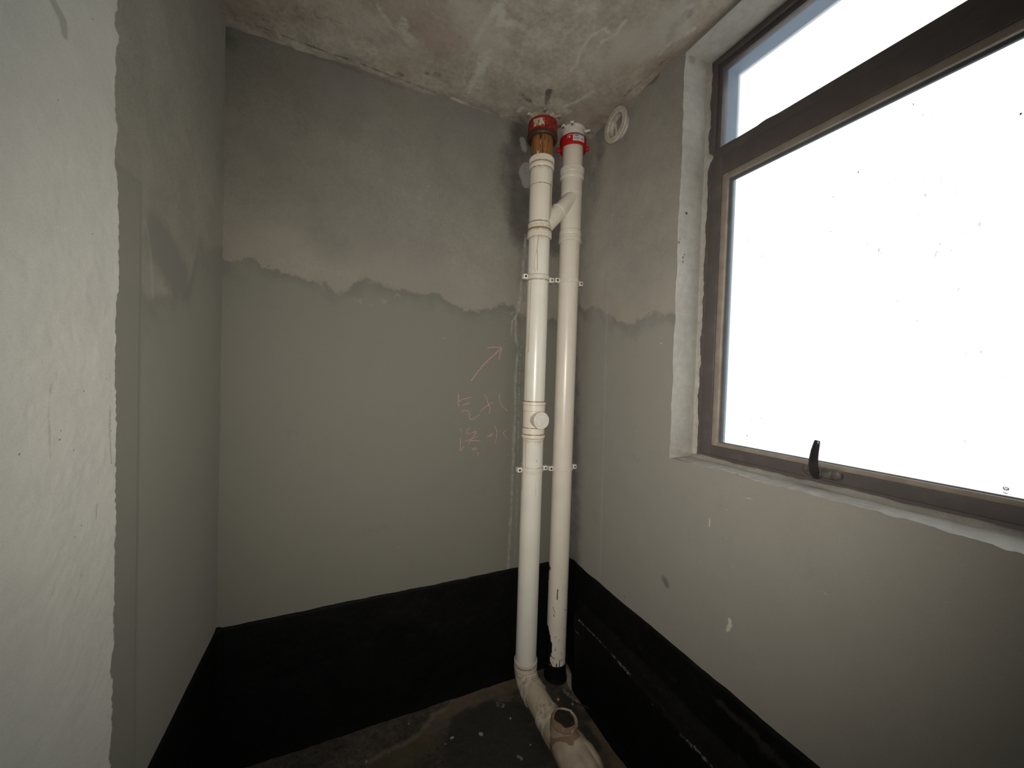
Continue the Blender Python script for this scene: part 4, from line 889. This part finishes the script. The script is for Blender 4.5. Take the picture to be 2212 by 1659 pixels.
bm = bmesh.new(); add_box(bm, (vx - .006, vy - .004, vz - .050), (vx + .001, vy + .004, vz + .050), .001)
for v in bm.verts: v.co.y += (v.co.z - vz) * .2
bm_obj('cross_bar', bm, M_vent, vent)
adopt(vent)

# ---------------------------------------------------------------- bits of debris on the floor
def chip(px, py, size, col, label, name, cat, flat=.5, seed=0):
    p = on(2, .014, px, py); bm = bmesh.new(); bmesh.ops.create_icosphere(bm, subdivisions=2, radius=1)
    r = random.Random(seed)
    off = Vector((r.random() * 9, r.random() * 9, r.random() * 9))
    for v in bm.verts:
        n = 1 + .5 * mnoise.noise(v.co * 1.3 + off); v.co = Vector((v.co.x * size[0] * n, v.co.y * size[1] * n, v.co.z * size[0] * flat * n))
    bm.transform(Matrix.Rotation(r.random() * 3, 4, 'Z'))
    fz = float(floor_xyz(np.array([p[0]]), np.array([p[1]]))[2][0])
    o = bm_obj(name, bm, plain(name + '_' + str(seed), col, .8, .2, .2, 90, bump=(120, .4, .002)), None, 30); o.location = (p[0], p[1], fz + size[0] * flat * .6)
    tag(o, label, cat, 'debris on the floor'); return o
chip(1206, 1506, (.0065, .0060), (.36, .24, .14), 'orange-tan pebble beside the black foot of the right pipe', 'pebble', 'pebble', .8, 1)
chip(1233, 1529, (.0055, .0085), (.42, .40, .34), 'white plaster chip just behind the mud-plugged socket', 'plaster_chip', 'chip', .4, 2)
chip(977, 1587, (.0045, .0095), (.36, .35, .24), 'greenish leaf-shaped flake on the floor, left of the pinkish lump', 'paint_flake', 'chip', .25, 3)
chip(1039, 1580, (.0085, .0120), (.25, .20, .20), 'pinkish-grey mortar lump in the middle of the dark floor', 'mortar_crumb', 'chip', .45, 4)
chip(1103, 1545, (.0038, .0060), (.30, .25, .17), 'small tan flake on the floor left of the floor pipe', 'paint_flake', 'chip', .35, 5)
chip(792, 1638, (.0060, .0060), (.16, .145, .13), 'grey stone crumb lying farthest left on the floor', 'mortar_crumb', 'chip', .6, 6)
chip(1124, 1660, (.0070, .0090), (.20, .15, .12), 'brown crumb at the bottom edge left of the wrapped pipe end', 'mortar_crumb', 'chip', .5, 7)
chip(1146, 1603, (.0040, .0050), (.20, .18, .15), 'tiny grey crumb beside the pleated collar of the floor pipe', 'mortar_crumb', 'chip', .5, 8)
chip(1237, 1515, (.0050, .0070), (.24, .25, .22), 'grey-green crumb right of the orange-tan pebble', 'mortar_crumb', 'chip', .5, 9)
chip(883, 1558, (.0035, .0050), (.17, .16, .14), 'small grey crumb on the brown silt near the back wall', 'mortar_crumb', 'chip', .5, 10)
chip(962, 1601, (.0032, .0034), (.22, .19, .17), 'speck of grit just in front of the greenish flake', 'mortar_crumb', 'chip', .5, 11)
a = on(2, .014, 1238, 1521); b = on(2, .014, 1276, 1533)
tw = tube('twig', [(a + (b - a) * t) + np.array([0, .004 * math.sin(t * 5), .006]) for t in np.linspace(0, 1, 9)], [.003, .004, .0045, .004, .0042, .0036, .003, .0025, .0015], plain('dark_wood', (.035, .026, .02), .9, .1, .3, 60), seg=8)
tag(tw, 'dark twig lying between the right pipe and the window-side ledge', 'twig', 'debris on the floor')
adopt(pipeL); adopt(pipeR)
